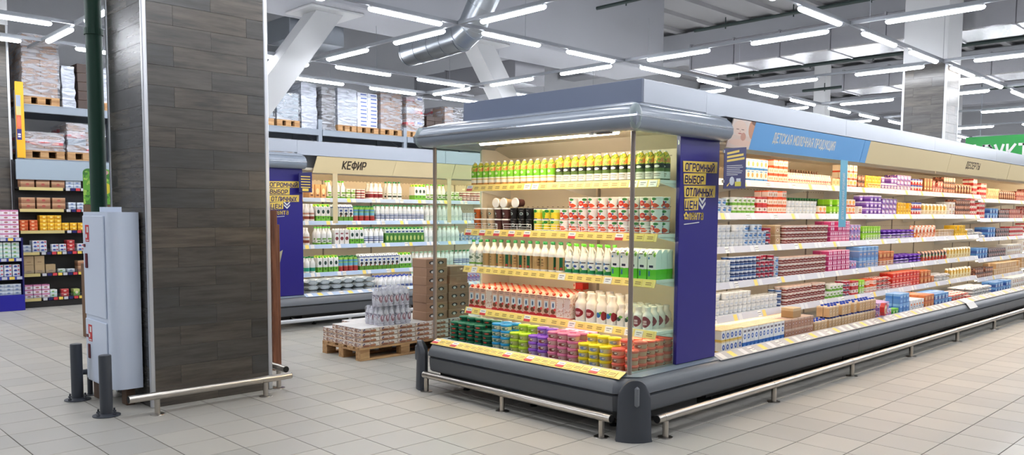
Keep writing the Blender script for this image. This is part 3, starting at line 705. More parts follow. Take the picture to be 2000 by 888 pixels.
def aisle_case(loc, label, L, zt, strip, tags, sign, zd=.34, first=False, last=False, guards=None, fasc=M_FASC):
    r = thing('refrigerated_case', label, 'refrigerated case', loc)
    body_parts(r, [(0, 0), (L-.003, 0)])
    case_inside(r, L-.003, .90, zd, 2.10, [L/3, 2*L/3], (.03, L-.05, .13, 2.084))
    MB().box(.004, L-.007, .09, .096, 2.05, 2.0995).obj('light_shield', M_CREAM, r)  # added lip that keeps the tube's glow out of view
    MB().box(0, L-.003, .11, .135, 2.11, 2.496, bev=.002).obj('fascia', fasc, r)
    MB().box(0, L-.003, .135, .92, 2.131, 2.16).obj('roof_plate', M_FASC_SHADED, r)
    for i, z in enumerate(zt):
        s = shelf(r, .004, L-.007, .30, .90, z, strip, None, (guards or {}).get(i, ()))
        q = MB(); n = int(L/.085)
        for k in range(n):
            if (k*7+i*3) % 5 in (0, 2): q.add([(.03+k*.085, .2948, z+.001), (.09+k*.085, .2948, z+.001), (.09+k*.085, .2745, z-.052), (.03+k*.085, .2745, z-.052)], [(0, 1, 2, 3)], (k+i) % 3 if (k % 4) else 2)
        stuff(q.obj('price_tags', tags, s))
    pr = MB().prism([(-.070, .410), (.012, .4465), (.012, .443), (-.068, .4065)], 'x', .006, L-.009).obj('front_price_rail', M_STRIPT if strip is M_STRIPW else strip, r)
    q = MB(); n = int(L/.16)
    for k in range(n):
        x = .04+k*.16+.03*random.random(); q.add([(x, .006, .4450), (x+.07, .006, .4450), (x+.07, -.062, .4148), (x, -.062, .4148)], [(0, 1, 2, 3)], k % 3)
    stuff(q.obj('price_tags', tags, pr))
    b = MB(); b.prism([(.013, .4465), (.03, .4485), (.05, .41), (.05, .372), (.046, .372), (.046, .408), (.028, .444), (.013, .442)], 'x', .006, L-.009); b.obj('tray_edge', M_ALU, r)
    for (x0, x1, m, nm) in sign:
        # canted sign board: leans out at the top
        MB().add([(x0, -.035, 2.065), (x1, -.035, 2.065), (x1+.06, -.062, 2.285), (x0+.06, -.062, 2.285), (x0, -.027, 2.066), (x1, -.027, 2.066), (x1+.06, -.054, 2.286), (x0+.06, -.054, 2.286)],
                 [(0, 1, 2, 3), (7, 6, 5, 4), (0, 4, 5, 1), (1, 5, 6, 2), (2, 6, 7, 3), (3, 7, 4, 0)]).obj(nm, m, r)
    MB().prism([(-.066, 2.29), (.109, 2.30), (.109, 2.304), (-.066, 2.294)], 'x', .0, L-.003).obj('sign_shelf', fasc, r)
    return r
def sign_text(root, body, x, z, size, m, width, shear=.15, wt=.19):
    y = -.035-.027*(z-2.065)/.22-.0006
    return text(body, size, m, root, (x, y, z), (PI/2+.122, 0, 0), width, 'CENTER', shear, wt, .001)
def baby_mat():
    m = pmat('baby_photo', [(0, (232, 208, 194)), (.45, (234, 218, 208))], [(.42, .70, .25, .27, (240, 214, 198)), (.95, .72, .2, .36, (216, 160, 130)), (1.0, .98, .16, .12, (140, 104, 88)), (.5, .2, .42, .12, (238, 204, 186)), (.58, .42, .1, .14, (214, 160, 140)), (.34, .66, .06, .012, (120, 84, 70)), (.53, .66, .06, .012, (120, 84, 70)), (.44, .52, .07, .02, (196, 116, 106)), (.44, .595, .025, .02, (222, 178, 160))], vary=0)
    return m
ML = 2.56; XR = 2.43; ZR = [1.845, 1.555, 1.265, .955, .665]; ZK = [1.735, 1.415, 1.085, .695]
tagsR = [M_TAGW, mat((240, 214, 110), .5), mat((220, 220, 222), .4)]
signs = [[(.06, .40, baby_mat(), 'baby_photo_sign'), (.4015, 2.552, M_SKY, 'sign_board')], [(.0, .13, M_SKY, 'sign_board'), (.132, 2.55, M_TAN, 'sign_board')]]+[[(0, 2.55, M_TAN, 'sign_board')]]*3
rl = ['first section of the long open dairy case, under the blue children sign', 'second section of the long open dairy case, under the blank tan sign', 'third section of the long open dairy case, signed ДЕСЕРТЫ', 'fourth section of the long open dairy case', 'last section of the long open dairy case']
gd = [{}, {0: [(1.1, 1.8), (1.82, 2.5)], 2: [(1.1, 1.8), (1.82, 2.5)], 3: [(1.1, 2.4)], 4: [(1.0, 2.5)]}, {1: [(.2, 1.3)], 2: [(.2, 1.4)]}, {}, {}]
RC = []
for k in range(5):
    c = aisle_case((XR+k*ML, -2.61, 0), rl[k], ML, ZR if k != 3 else [z-.05 for z in ZR], M_STRIPW, tagsR, signs[k], zd=.41, guards=gd[k]); RC.append(c)
sign_text(RC[0], 'ДЕТСКАЯ МОЛОЧНАЯ ПРОДУКЦИЯ', 1.36, 2.15, .072, M_WHITE, 1.18)
sign_text(RC[2], 'ДЕСЕРТЫ', 8.5-XR-2*ML, 2.15, .075, mat((84, 66, 46), .5), .56)
sign_text(RC[3], 'ДЕСЕРТЫ', 11.3-XR-3*ML, 2.15, .075, mat((84, 66, 46), .5), .56)
# hanging blue notice and cyan flag on the first section
f = MB().add([(-.18, -.165, 1.735), (.19, -.135, 1.747), (.19, -.135, 2.066), (-.18, -.165, 2.032), (-.18, -.162, 1.735), (.19, -.132, 1.747), (.19, -.132, 2.066), (-.18, -.162, 2.032)],
         [(0, 1, 2, 3), (7, 6, 5, 4), (0, 4, 5, 1), (1, 5, 6, 2), (2, 6, 7, 3), (3, 7, 4, 0)])
nt_ = f.obj('notice_board', M_NAVY, RC[0])
def nbox(b, u0, u1, v0, v1, m=0, sk=0):
    P = lambda u, v: (-.18+.37*u, -.1655+.03*u, 1.735+.012*u+v*(.297+.022*u))
    q = [P(u0, v0), P(u1, v0+sk), P(u1, v1+sk), P(u0, v1)]; b.add(q, [(0, 1, 2, 3)], m)
b = MB()
for i, (v, wd) in enumerate(((.84, .55), (.75, .75), (.66, .8))): nbox(b, .12, .12+wd, v, v+.055, 0, .05)
b.obj('yellow_heading', M_YEL, nt_)
b = MB()
for i in range(6): nbox(b, .12, .12+(.7, .74, .6, .72, .68, .5)[i], .56-i*.045, .572-i*.045)
b.obj('white_lines', M_WHITE, nt_)
b = MB(); nbox(b, .5, .78, .06, .17, 0); nbox(b, .14, .22, .05, .09, 1, .04); nbox(b, .2, .26, .09, .12, 1, .04); nbox(b, .56, .76, .17, .25, 2)
for k in range(12):
    a0, a1 = 2*PI*k/12, 2*PI*(k+1)/12
    P = lambda u, v: (-.18+.37*u, -.1658+.03*u, 1.735+.012*u+v*(.297+.022*u))
    b.add([P(.36+.11*math.cos(a0), .19+.11*math.sin(a0)), P(.36+.11*math.cos(a1), .19+.11*math.sin(a1)), P(.36, .19)], [(0, 1, 2)], 2)
b.obj('magnifier_picture', [mat((210, 200, 60), .5), M_YEL, mat((196, 202, 214), .4)], nt_)
for z in (1.78, 2.0): MB().box(-.192, -.1805, -.17, -.158, z, z+.02).obj('notice_clip', M_ALU, nt_)
MB().box(.1905, .2, -.132, .0, 1.75, 1.76).obj('notice_arm', M_ALU, nt_)
def flag(root, x, z0, z1, m, nm, w_=.10):
    o = MB().box(x, x+.004, -.06-w_/2, -.06+w_/2, z0, z1).obj(nm, m, root); return o
M_CYAN = mat((110, 186, 214), .45)
fo = MB().box(4.49-XR, 4.645-XR, -.066, -.062, 1.43, 2.064).obj('hanging_flag', M_CYAN, RC[0])
text('ДЕТСКАЯ МОЛОЧНАЯ ПРОДУКЦИЯ', .045, M_WHITE, fo, (4.59-XR, -.0661, 1.50), (PI/2, -PI/2, 0), .44, 'LEFT', .1, .16, .0005)
# single sheet of paper lying over the front lip
tag(MB().prism([(-.135, .345), (-.082, .4135), (.012, .4508), (.03, .4522), (.03, .4508), (.012, .4495), (-.0815, .4122), (-.1342, .344)], 'x', -.18, .14).obj('paper_sheet', mat((226, 226, 226), .6), None, 0, (8.55, -2.61, 0)), 'white sheet of paper hanging over the front lip of third case section', 'paper')

# plain rear of the island, the far fascia
o = thing('refrigerated_case', 'plain grey rear row of the island behind the long dairy case', 'refrigerated case', (XR, -1.05, 0))
MB().box(.06, 8.4, -.42, .45, .1, 2.1, bev=.01).obj('casing', M_BODY2, o); MB().box(.06, 8.4, .48, .5, 2.105, 2.496, bev=.002).obj('fascia', M_FASC, o)
MB().box(.1, 8.3, -.4, .4, .0005, .099).obj('plinth', M_BLACK, o)

# kefir aisle: blue end panel (end case), then open sections
fk = end_case((1.35, 5.77, 0), 'glass-ended case with blue side panel behind the clad column', False)
bp = link('panel_print', None, fk); bp.location = (2.13, .0, 0); bp.rotation_euler = (0, 0, PI/2); side_text(bp, 1.35)
for z in zs: shelf(fk, .02, 2.11, .35, .90, z, M_STRIPY)
KC = []
ks = [[(.14, 1.44, M_TAN, 'sign_board'), (1.442, 2.55, M_TAN, 'sign_board')], [(0, 1.27, M_TAN, 'sign_board'), (1.272, 2.55, M_TAN, 'sign_board')], [(0, 2.55, M_TAN, 'sign_board')]]
kl = ['open milk case signed КЕФИР, nearest section behind the pallets', 'open milk case section seen through the left glass of the end case', 'farther open milk case section hidden beyond the end case']
for k in range(3): KC.append(aisle_case((XR+k*ML, 3.64, 0), kl[k], ML, ZK, M_STRIPB, tagsR, ks[k], zd=.40))
sign_text(KC[0], 'КЕФИР', 3.21-XR, 2.135, .098, mat((60, 46, 34), .5), .385)
for x in (2.86, 4.88): MB().box(x-XR, x-XR+.075, -.066, -.062, 1.39, 2.064).obj('hanging_flag', M_TAN, KC[0])
b = MB()
nt2 = MB().add([(-.10, -.10, 1.80), (.11, -.07, 1.80), (.11, -.07, 2.07), (-.10, -.10, 2.05), (-.10, -.097, 1.80), (.11, -.067, 1.80), (.11, -.067, 2.07), (-.10, -.097, 2.05)],
         [(0, 1, 2, 3), (7, 6, 5, 4), (0, 4, 5, 1), (1, 5, 6, 2), (2, 6, 7, 3), (3, 7, 4, 0)]).obj('notice_board', M_NAVY, KC[0])
b = MB()
for i in range(5): z = 2.0-i*.035; b.add([(-.07, -.0985, z), (.08, -.077, z), (.08, -.077, z+.012), (-.07, -.0985, z+.012)], [(0, 1, 2, 3)])
b.add([(-.05, -.0968, 1.815), (.05, -.0825, 1.815), (.05, -.0825, 1.85), (-.05, -.0968, 1.85)], [(0, 1, 2, 3)])
b.obj('yellow_print', M_YEL, nt2)
# ------------------------------------------------------------------ packaged goods: builders
K = {}
def reg(name, desc, cat, w_, d_, h_, parts):
    K[name] = (desc, cat, w_, d_, h_, parts)
def bottle(name, desc, R, H, body, cap, label=None, neck=.34, sh=.66, capw=None, cat='bottle', handle=False):
    n = 12
    p = [(R*.92, 0), (R, .012), (R, H*sh), (R*.93, H*(sh+.05)), (R*.62, H*(sh+.15)), (R*neck*1.05, H*(sh+.22)), (R*neck, H*.93)]
    parts = [(name, MB().lathe(p, n).mesh(name, body, 50))]
    cr = capw or R*neck*1.15
    parts.append(('cap', MB().lathe([(cr, H*.915), (cr, H*.985), (cr*.85, H)], 10).mesh('cap', cap, 40)))
    if label: parts.append(('label', MB().lathe([(R+.0006, H*label[0]), (R+.0006, H*label[1])], n, caps=False).mesh('label', label[2], 50)))
    if handle:
        parts.append(('handle', MB().tube((R*.75, 0, H*.62), (R*.95, 0, H*.74), .006, 6).tube((R*.95, 0, H*.74), (R*.3, 0, H*.86), .006, 6).mesh('handle', body, 50)))
    reg(name, desc, cat, 2*R+.004, 2*R+.004, H, parts)
def tub(name, desc, R, H, body, lid, lidh=.013, low=.84, n=14, cat='tub', simple=False):
    b = MB().lathe([(R*low, 0), (R*.965, H-lidh)], n); l = MB().lathe([(R*1.0, H-lidh), (R*1.0, H-.004), (R*.94, H-.0005)], n)
    reg(name, desc, cat, 2*R+.002, 2*R+.002, H, [(name, b.mesh(name, body, 50)), ('lid', l.mesh('lid', lid, 50))])
def cup(name, desc, R, H, body, lid, cat='cup', n=10):
    b = MB().lathe([(R*.8, 0), (R*.98, H*.95)], n, m=0); b.lathe([(R, H*.95), (R, H)], n, m=1)
    reg(name, desc, cat, 2*R+.0015, 2*R+.0015, H, [(name, b.mesh(name, [body, lid], 50))])
def box(name, desc, w_, d_, h_, body, cat='box', bev=.003):
    reg(name, desc, cat, w_+.0015, d_+.0015, h_+.0003, [(name, MB().box(-w_/2, w_/2, -d_/2, d_/2, 0, h_, bev=bev).mesh(name, body))])
def carton(name, desc, w_, d_, h_, body, cap=None, top='flat', cat='carton', capm=None):
    b = MB()
    if top == 'slant': b.prism([(-d_/2, 0), (d_/2, 0), (d_/2, h_), (-d_*.05, h_), (-d_/2, h_*.86)], 'x', -w_/2, w_/2)
    elif top == 'gable':
        b.prism([(-d_/2, 0), (d_/2, 0), (d_/2, h_*.82), (.003, h_*.94), (.003, h_), (-.003, h_), (-.003, h_*.94), (-d_/2, h_*.82)], 'x', -w_/2, w_/2)
    else: b.box(-w_/2, w_/2, -d_/2, d_/2, 0, h_, bev=.002)
    parts = [(name, b.mesh(name, body))]; H = h_
    if cap:
        if top == 'flat': c = MB().lathe([(cap, h_), (cap, h_+.014), (cap*.85, h_+.017)], 10, (0, -d_*.12)); H = h_+.017
        else:
            k = .93 if top == 'slant' else .885; y = -d_*.27 if top == 'slant' else -d_*.25
            nrm = Vector((0, -h_*.14, d_*.45)).normalized() if top == 'slant' else Vector((0, -.5, .8)).normalized()
            p = Vector((0, y, h_*k)); c = MB().tube(p-nrm*.002, p+nrm*.016, cap, 10)
        parts.append(('cap', c.mesh('cap', capm, 40)))
    reg(name, desc, cat, w_+.0015, d_+.0015, H+.0003, parts)
def pouch(name, desc, w_, d_, h_, body, cat='pouch', flat=False):
    """pillow bag; flat = lying on its back"""
    b = MB(); nx, nz = 6, 6; vs = []; fs = []
    for s in (-1, 1):
        for j in range(nz+1):
            for i in range(nx+1):
                u, v = i/nx, j/nz; t = (math.sin(PI*u)*math.sin(PI*min(1, .12+v*.88)))**(.24 if flat and d_ > .06 else .45) if 0 < u < 1 else 0
                if v == 0 and not flat: t = .75*math.sin(PI*u)**.5 if 0 < u < 1 else 0
                wob = .06*math.sin(5.1*u+3*v)*(1 if s > 0 else .6)
                a, c, e = (u-.5)*w_*(1-.06*math.sin(PI*v)), s*d_/2*max(0, t)*(1+wob)*.94, v*h_
                vs.append((a, c, e) if not flat else (a, (v-.5)*h_, c+d_/2))
    k = (nx+1)*(nz+1)
    for s in (0, 1):
        for j in range(nz):
            for i in range(nx):
                q = (s*k+j*(nx+1)+i, s*k+j*(nx+1)+i+1, s*k+(j+1)*(nx+1)+i+1, s*k+(j+1)*(nx+1)+i); fs.append(q if s == 0 else q[::-1])
    edge = list(range(nx+1))+[j*(nx+1)+nx for j in range(1, nz+1)]+[nz*(nx+1)+i for i in range(nx-1, -1, -1)]+[j*(nx+1) for j in range(nz-1, 0, -1)]
    for a, c in zip(edge, edge[1:]+edge[:1]): fs.append((a, k+a, k+c, c))
    b.add(vs, fs); me = b.mesh(name, body, 60)
    reg(name, desc, cat, w_+.002, (h_ if flat else d_)+.002, (d_ if flat else h_), [(name, me)])

def place(kind, loc, rz, label, group, suffix=None):
    desc, cat, w_, d_, h_, parts = K[kind]
    nm = parts[0][0]
    o = link(nm, parts[0][1], None, loc); o.rotation_euler = (0, 0, rz); tag(o, label, cat, group)
    for (pn, me) in parts[1:]: link(pn, me, o)
    return o
class Frame:
    def __init__(s, x, y, rz): s.x, s.y, s.rz = x, y, rz
    def at(s, u, l, z): c, q = math.cos(s.rz), math.sin(s.rz); return (s.x+u*c-l*q, s.y+u*q+l*c, z)
FR = {'F': (Frame(1.35, -.48, -PI/2), 'glass-ended case'), 'R': (Frame(2.43, -2.61, 0), 'long right case'), 'K': (Frame(2.43, 3.64, 0), 'КЕФИР case'),
      'L': (Frame(.23, 8.36, 0), 'far-left rack'), 'B': (Frame(-.75, 8.12, 0), 'blue stand')}
LV = {'F': [(1.79, .385, 'top shelf'), (1.40, .385, 'second shelf'), (1.07, .36, 'third shelf'), (.695, .38, 'fourth shelf'), (.36, .125, 'deck')],
      'R': [(1.845, .32, 'top shelf'), (1.555, .32, 'second shelf'), (1.265, .32, 'third shelf'), (.955, .32, 'fourth shelf'), (.665, .32, 'fifth shelf'), (.41, .08, 'deck')],
      'K': [(1.735, .32, 'top shelf'), (1.415, .32, 'second shelf'), (1.085, .32, 'third shelf'), (.695, .32, 'fourth shelf'), (.40, .08, 'deck')],
      'L': [(1.90, .03, 'top shelf'), (1.56, .03, 'second shelf'), (1.22, .03, 'third shelf'), (.88, .03, 'fourth shelf'), (.54, .03, 'fifth shelf'), (.15, .03, 'lowest shelf')],
      'B': [(1.12, .03, 'top tier'), (.81, .03, 'second tier'), (.53, .03, 'third tier'), (.2455, .03, 'lowest tier')]}
SEEN = {}
SHORT = {'drink_bottle': 'yellow-green drink bottle', 'dark_drink_bottle': 'dark-green drink bottle', 'choco_cup': 'brown-spotted white cup', 'small_white_bottle': 'small white-pink bottle', 'choco_pack': 'dark brown pack', 'milk_bag': 'grey milk bag', 'cow_kefir_carton': 'meadow print carton', 'green_kefir_carton': 'green-footed kefir carton', 'kefir_bottle': 'green-capped kefir bottle', 'striped_can': 'striped yogurt bottle', 'mixed_green_bag': 'red-green pouch', 'short_blue_carton': 'short blue-white carton', 'tall_blue_carton': 'tall blue-white carton', 'baby_food_box': 'orange-white baby box', 'blue_dot_bottle': 'blue-dotted white bottle', 'white_yogurt_bottle': 'burgundy-dotted white bottle', 'milk_bottle': 'green-banded milk bottle', 'pale_milk_carton': 'pale pink carton', 'chocolate_milk_carton': 'red-capped beige carton', 'cup': 'cup'}
LAYN = ['bottom', 'second', 'third', 'fourth', 'fifth', 'sixth', 'seventh', 'eighth']
ROWN = ['front', 'second', 'third', 'fourth', 'fifth', 'sixth', 'seventh', 'eighth', 'ninth']
def run(case, lev, u0, u1, kind, rows=1, layers=1, off=0, top=1., back=0, jit=.0, turn=0):
    fr, wh = FR[case]; z0, l0, ln = LV[case][lev]; desc, cat, w_, d_, h_, parts = K[kind]
    if case in 'RK' and layers > 1 and top == 1.: top = .9
    if case in 'RKL' and not jit and cat in ('box', 'pack', 'packet', 'tray', 'carton'): jit = .018; w_ += .0022; d_ += .0022
    n = max(1, int((u1-u0+.004)/w_)); pitch = (u1-u0)/n if n > 1 and (u1-u0)/n < w_*1.25 else w_
    sh = SHORT.get(kind, kind.replace('_', ' ')); key = (case, lev, kind); base = SEEN.get(key, 0); SEEN[key] = base+n
    grp = sh+' row on the '+ln+' of the '+wh
    for r in range(rows):
        for i in range(n):
            ny = layers+(back if r else 0)
            for y in range(ny):
                if y == layers-1 and y > 0 and r == 0 and random.random() > top: continue
                u = u0+pitch*(i+.5); zshift = -.05 if case == 'R' and lev < 5 and 7.68 < u < 10.24 else 0
                if case == 'R' and lev < 5 and min(abs(u-7.68), abs(u-10.24)) < w_/2+.004: continue
                l = l0+off+d_*(r+.5)+random.uniform(0, .004)
                lab = '%s %s from left, %s row%s, %s %s' % (ORD[base+i], sh, ROWN[r], ' '+LAYN[y]+' layer' if ny > 1 else '', ln, wh)
                place(kind, fr.at(u, l, z0+zshift+.0006+y*(h_+.0004)), fr.rz+random.uniform(-jit, jit), lab, grp)
# ------------------------------------------------------------------ packaged goods: kinds
W = (238, 238, 236); WH = mat(W, .35); cG = mat((22, 128, 66), .4); cLG = mat((92, 196, 44), .4); cR = mat((206, 48, 30), .4); cB = mat((36, 70, 176), .4)
bottle('drink_bottle', 'yellow-topped bright green fruit drink bottle with white cap', .0355, .205, pmat('pear', [(0, (196, 140, 70)), (.1, (240, 236, 220)), (.34, (120, 196, 40)), (.62, (214, 206, 90))], [(.5, .26, .5, .02, (220, 190, 90), 1), (.5, .5, .22, .06, (214, 232, 170))], [(42, .52, (236, 140, 70), .62, .8), (60, .55, (110, 170, 40), .6, 1)]), WH, None, .3, .74)
bottle('dark_drink_bottle', 'dark green and yellow fruit drink bottle with white label', .037, .215, pmat('darkb', [(0, (60, 84, 40)), (.05, (238, 236, 226)), (.3, (88, 112, 52)), (.42, (34, 38, 30)), (.58, (232, 206, 66))], [(.5, .48, .3, .045, (226, 226, 214)), (.5, .22, .38, .015, (150, 146, 120), 1), (.5, .15, .34, .012, (150, 146, 120), 1)], [(40, .54, (226, 140, 80), .6, .95), (55, .56, (120, 160, 50), .58, 1)]), WH, None, .3, .74)
for nm, ds, c, e in (('orange_coffee_cup', 'orange coffee drink cup with white lid and round emblem', (206, 104, 44), (20, 90, 70)), ('beige_coffee_cup', 'beige coffee drink cup with white lid and round emblem', (202, 178, 146), (20, 90, 70)), ('brown_coffee_cup', 'dark brown coffee drink cup with white lid', (88, 52, 50), (190, 200, 200))):
    tub(nm, ds, .043, .094, pmat(nm, [(0, c)], [(.5, .55, .2, .14, e), (.5, .55, .1, .07, (226, 228, 222)), (.5, .28, .26, .03, (150, 140, 120), 1)]), WH, .012, .74, cat='cup')
tub('black_coffee_cup', 'black coffee drink cup with black lid and grey round emblem', .0385, .094, pmat('blkc', [(0, (24, 22, 24))], [(.5, .55, .22, .16, (176, 186, 184)), (.5, .55, .13, .09, (60, 80, 76)), (.5, .88, .2, .03, (120, 120, 120), 1)]), mat((20, 18, 18), .3), .012, .74, cat='cup')
tub('yellow_fruit_cup', 'yellow and green pear yogurt cup', .046, .09, pmat('yfc', [(0, (238, 232, 214)), (.1, (236, 206, 50)), (.7, (206, 222, 110))], [(.3, .5, .22, .36, (104, 178, 50)), (.7, .36, .24, .26, (246, 214, 60)), (.62, .84, .2, .14, (30, 130, 60)), (.5, .1, .3, .04, (60, 80, 150), 1)]), mat((226, 226, 222), .3), .005, .86, cat='cup')
tub('red_fruit_cup', 'white yogurt cup with red strawberries and green leaf', .046, .09, pmat('rfc', [(0, (206, 70, 50)), (.06, (240, 238, 236))], [(.34, .5, .26, .24, (214, 50, 40)), (.34, .5, .13, .08, (240, 150, 130)), (.74, .3, .2, .2, (222, 84, 50)), (.66, .85, .2, .12, (60, 140, 70)), (.62, .62, .09, .07, (60, 90, 150)), (.56, .13, .14, .05, (70, 100, 160))]), mat((232, 232, 230), .3), .005, .86, cat='cup')
MILK = mat((240, 240, 236), .4)
bottle('milk_bottle', 'white milk bottle with green band at its foot and green cap', .042, .235, MILK, cG, (.08, .5, pmat('mlab1', [(0, (110, 160, 60)), (.16, (228, 236, 226))], [(.5, .6, .3, .12, (120, 140, 120))], [(50, .55, (150, 170, 150), .2, 1)])), .36, .58)
bottle('kraft_milk_bottle', 'white milk bottle with kraft brown label and dark green cap', .042, .24, MILK, cG, (.06, .50, pmat('kraft', [(0, (182, 150, 100))], [(.25, .5, .14, 1, (18, 92, 58), 1), (.25, .14, .1, .1, (190, 70, 60)), (.7, .3, .12, .03, (120, 90, 60), 1), (.7, .5, .14, .03, (120, 90, 60), 1), (.7, .75, .1, .05, (90, 60, 40))])), .36, .58)
bottle('handled_milk_bottle', 'white handled milk bottle with light green cap', .0365, .235, MILK, cLG, (.03, .47, pmat('mlab2', [(0, (24, 130, 80)), (.26, (236, 240, 240))], [(.3, .8, .16, .1, (60, 130, 190)), (.68, .8, .22, .04, (60, 60, 70), 1), (.6, .5, .2, .1, (60, 90, 160)), (.3, .3, .3, .14, (120, 170, 90))])), .38, .52, handle=True)
carton('green_milk_carton', 'white and bright green milk carton', .075, .068, .215, pmat('gmc', [(0, (96, 200, 40)), (.34, (236, 242, 236)), (.97, (246, 246, 244))], [(.5, .42, .32, .09, (240, 242, 240)), (.42, .44, .24, .04, (40, 40, 70), 1), (.3, .86, .22, .022, (70, 60, 60), 1), (.8, .84, .14, .08, (130, 190, 60)), (.15, .72, .09, .04, (40, 120, 180)), (.2, .2, .1, .09, (50, 110, 140), 1)]), .012, 'slant', capm=WH)
carton('chocolate_milk_carton', 'pinkish beige milk carton with red screw cap', .074, .068, .2, pmat('cmc', [(0, (168, 40, 38)), (.06, (214, 176, 158)), (.88, (226, 186, 160))], [(.5, .5, .3, .16, (206, 214, 220), 1), (.5, .5, .12, .1, (50, 90, 130)), (.5, .24, .34, .1, (120, 70, 46)), (.75, .32, .16, .06, (206, 60, 60)), (.5, .06, .5, .07, (176, 34, 40)), (.5, .84, .38, .015, (120, 90, 90), 1), (.5, .76, .3, .012, (120, 90, 90), 1)]), .0135, 'slant', capm=mat((214, 58, 26), .4))
carton('pale_milk_carton', 'pale milk carton turned with its text side forward', .074, .068, .2, pmat('pmc', [(0, (210, 110, 90)), (.05, (232, 218, 208))], [(.5, .6, .36, .2, (220, 206, 196), 1)], [(70, .56, (206, 160, 140), .1, .85)]), .0135, 'slant', capm=mat((214, 58, 26), .4))
bottle('white_yogurt_bottle', 'large white yogurt bottle with round dark red emblem', .052, .225, pmat('wyb', [(0, (238, 236, 230))], [(.5, .32, .4, .17, (146, 34, 44)), (.5, .33, .22, .03, (220, 190, 190), 1), (.5, .27, .16, .02, (220, 190, 190), 1)]), WH, None, .5, .6)
bottle('blue_dot_bottle', 'white yogurt bottle with blue round emblem and green leaf', .047, .22, pmat('wbb', [(0, (238, 236, 230))], [(.4, .32, .26, .1, (30, 110, 180)), (.66, .4, .16, .05, (90, 170, 60)), (.85, .3, .16, .17, (150, 40, 50))]), WH, None, .5, .6)
bottle('small_yogurt_bottle', 'small white yogurt bottle with dark and green print', .036, .165, pmat('swb', [(0, (236, 232, 226))], [(.4, .35, .3, .1, (40, 70, 60)), (.66, .46, .2, .07, (110, 170, 80))]), WH, None, .52, .6)
bottle('cherry_yogurt_bottle', 'small white drinking yogurt bottle with burgundy emblem', .038, .165, pmat('chb', [(0, (236, 232, 232))], [(.5, .36, .46, .27, (132, 30, 52)), (.5, .38, .2, .05, (226, 200, 206), 1), (.5, .26, .22, .04, (226, 200, 206), 1)]), WH, None, .52, .6)
for nm, ds, body, lid, H in (('dark_green_tub', 'flat dark green spread tub', (18, 84, 64), (20, 104, 72), .0374), ('blue_tub', 'blue-lidded cream cheese tub', (214, 216, 180), (28, 150, 206), .053), ('lime_tub', 'lime-lidded cream cheese tub', (196, 206, 120), (176, 212, 36), .053), ('purple_tub', 'purple-lidded cream cheese tub', (196, 170, 206), (140, 78, 196), .053), ('pink_tub', 'pink-lidded cream cheese tub', (220, 176, 170), (224, 120, 156), .053), ('yellow_tub', 'yellow-lidded cream cheese tub', (222, 208, 150), (238, 216, 26), .053), ('coral_tub', 'coral-lidded cream cheese tub', (222, 168, 140), (238, 108, 88), .053)):
    acc = {'blue_tub': (60, 130, 120), 'lime_tub': (120, 150, 40), 'purple_tub': (150, 60, 60), 'pink_tub': (140, 50, 50), 'yellow_tub': (130, 150, 190), 'coral_tub': (140, 80, 60), 'dark_green_tub': (206, 80, 60)}[nm]
    rng = [(.5, .45, .28, .3, acc), (.62, .5, .12, .14, (236, 226, 206))] if nm != 'dark_green_tub' else [(.5, .6, .22, .28, acc)]
    tub(nm, ds, .0505, H, pmat(nm, [(0, tuple(int(q*.4+l_*.6) for q, l_ in zip(body, lid)) if nm != 'dark_green_tub' else body), (.12, body), (.86, lid)] if nm != 'dark_green_tub' else [(0, body)], rng), mat(lid, .35), .013, .86)
# long right case
def two(nm, ds, R, H, c1, c2, shapes=(), lid=W, cat='cup', noise=()): cup(nm, ds, R, H, pmat(nm, [(0, c1), (.35, c2)], shapes, noise), mat(lid, .35), cat)
cup('white_cup', 'plain white yogurt cup', .036, .062, pmat('white_cup', [(0, (206, 210, 214)), (.2, (238, 240, 240))], [(.5, .5, .3, .16, (214, 222, 232))]), WH)
cup('blue_white_cup', 'white yogurt cup with blue print', .036, .062, pmat('bwc', [(0, (190, 200, 216)), (.2, (232, 236, 240))], [(.5, .45, .36, .2, (92, 140, 200)), (.5, .75, .3, .06, (60, 80, 120), 1)]), mat((160, 196, 230), .35))
cup('navy_cup', 'white yogurt cup with navy and blue bands', .034, .052, pmat('nvc', [(0, (40, 60, 110)), (.3, (214, 222, 234)), (.66, (56, 96, 160))], [(.5, .45, .2, .2, (226, 230, 234))]), mat((206, 214, 226), .35))
cup('crimson_cup', 'white yogurt cup with crimson band', .034, .052, pmat('crc', [(0, (90, 100, 120)), (.3, (226, 214, 218)), (.55, (170, 30, 60))], [(.5, .4, .24, .16, (214, 80, 100))]), mat((214, 206, 214), .35))
cup('choco_cup', 'white dessert cup with chocolate brown spots', .038, .058, pmat('chc', [(0, (140, 60, 56)), (.22, (236, 224, 216))], [(.5, .46, .34, .2, (128, 54, 50)), (.12, .5, .12, .16, (150, 74, 66)), (.88, .5, .12, .16, (150, 74, 66))]), mat((222, 196, 184), .4))
box('pink_pack', 'bright pink four-cup yogurt pack', .09, .085, .105, pmat('pkp', [(0, (200, 64, 120)), (.45, (236, 190, 206)), (.55, (206, 70, 128)), (.95, (230, 160, 190))], [(.25, .26, .18, .14, (244, 210, 222)), (.75, .26, .18, .14, (244, 210, 222)), (.25, .78, .18, .14, (244, 210, 222)), (.75, .78, .18, .14, (244, 210, 222))]), 'pack')
box('lilac_pack', 'lilac and white children yogurt pack', .07, .07, .085, pmat('llp', [(0, (170, 140, 200)), (.4, (232, 226, 236)), (.8, (200, 170, 216))], [(.5, .5, .26, .2, (226, 120, 140))], [(60, .58, (110, 90, 180), 0, 1)]), 'pack')
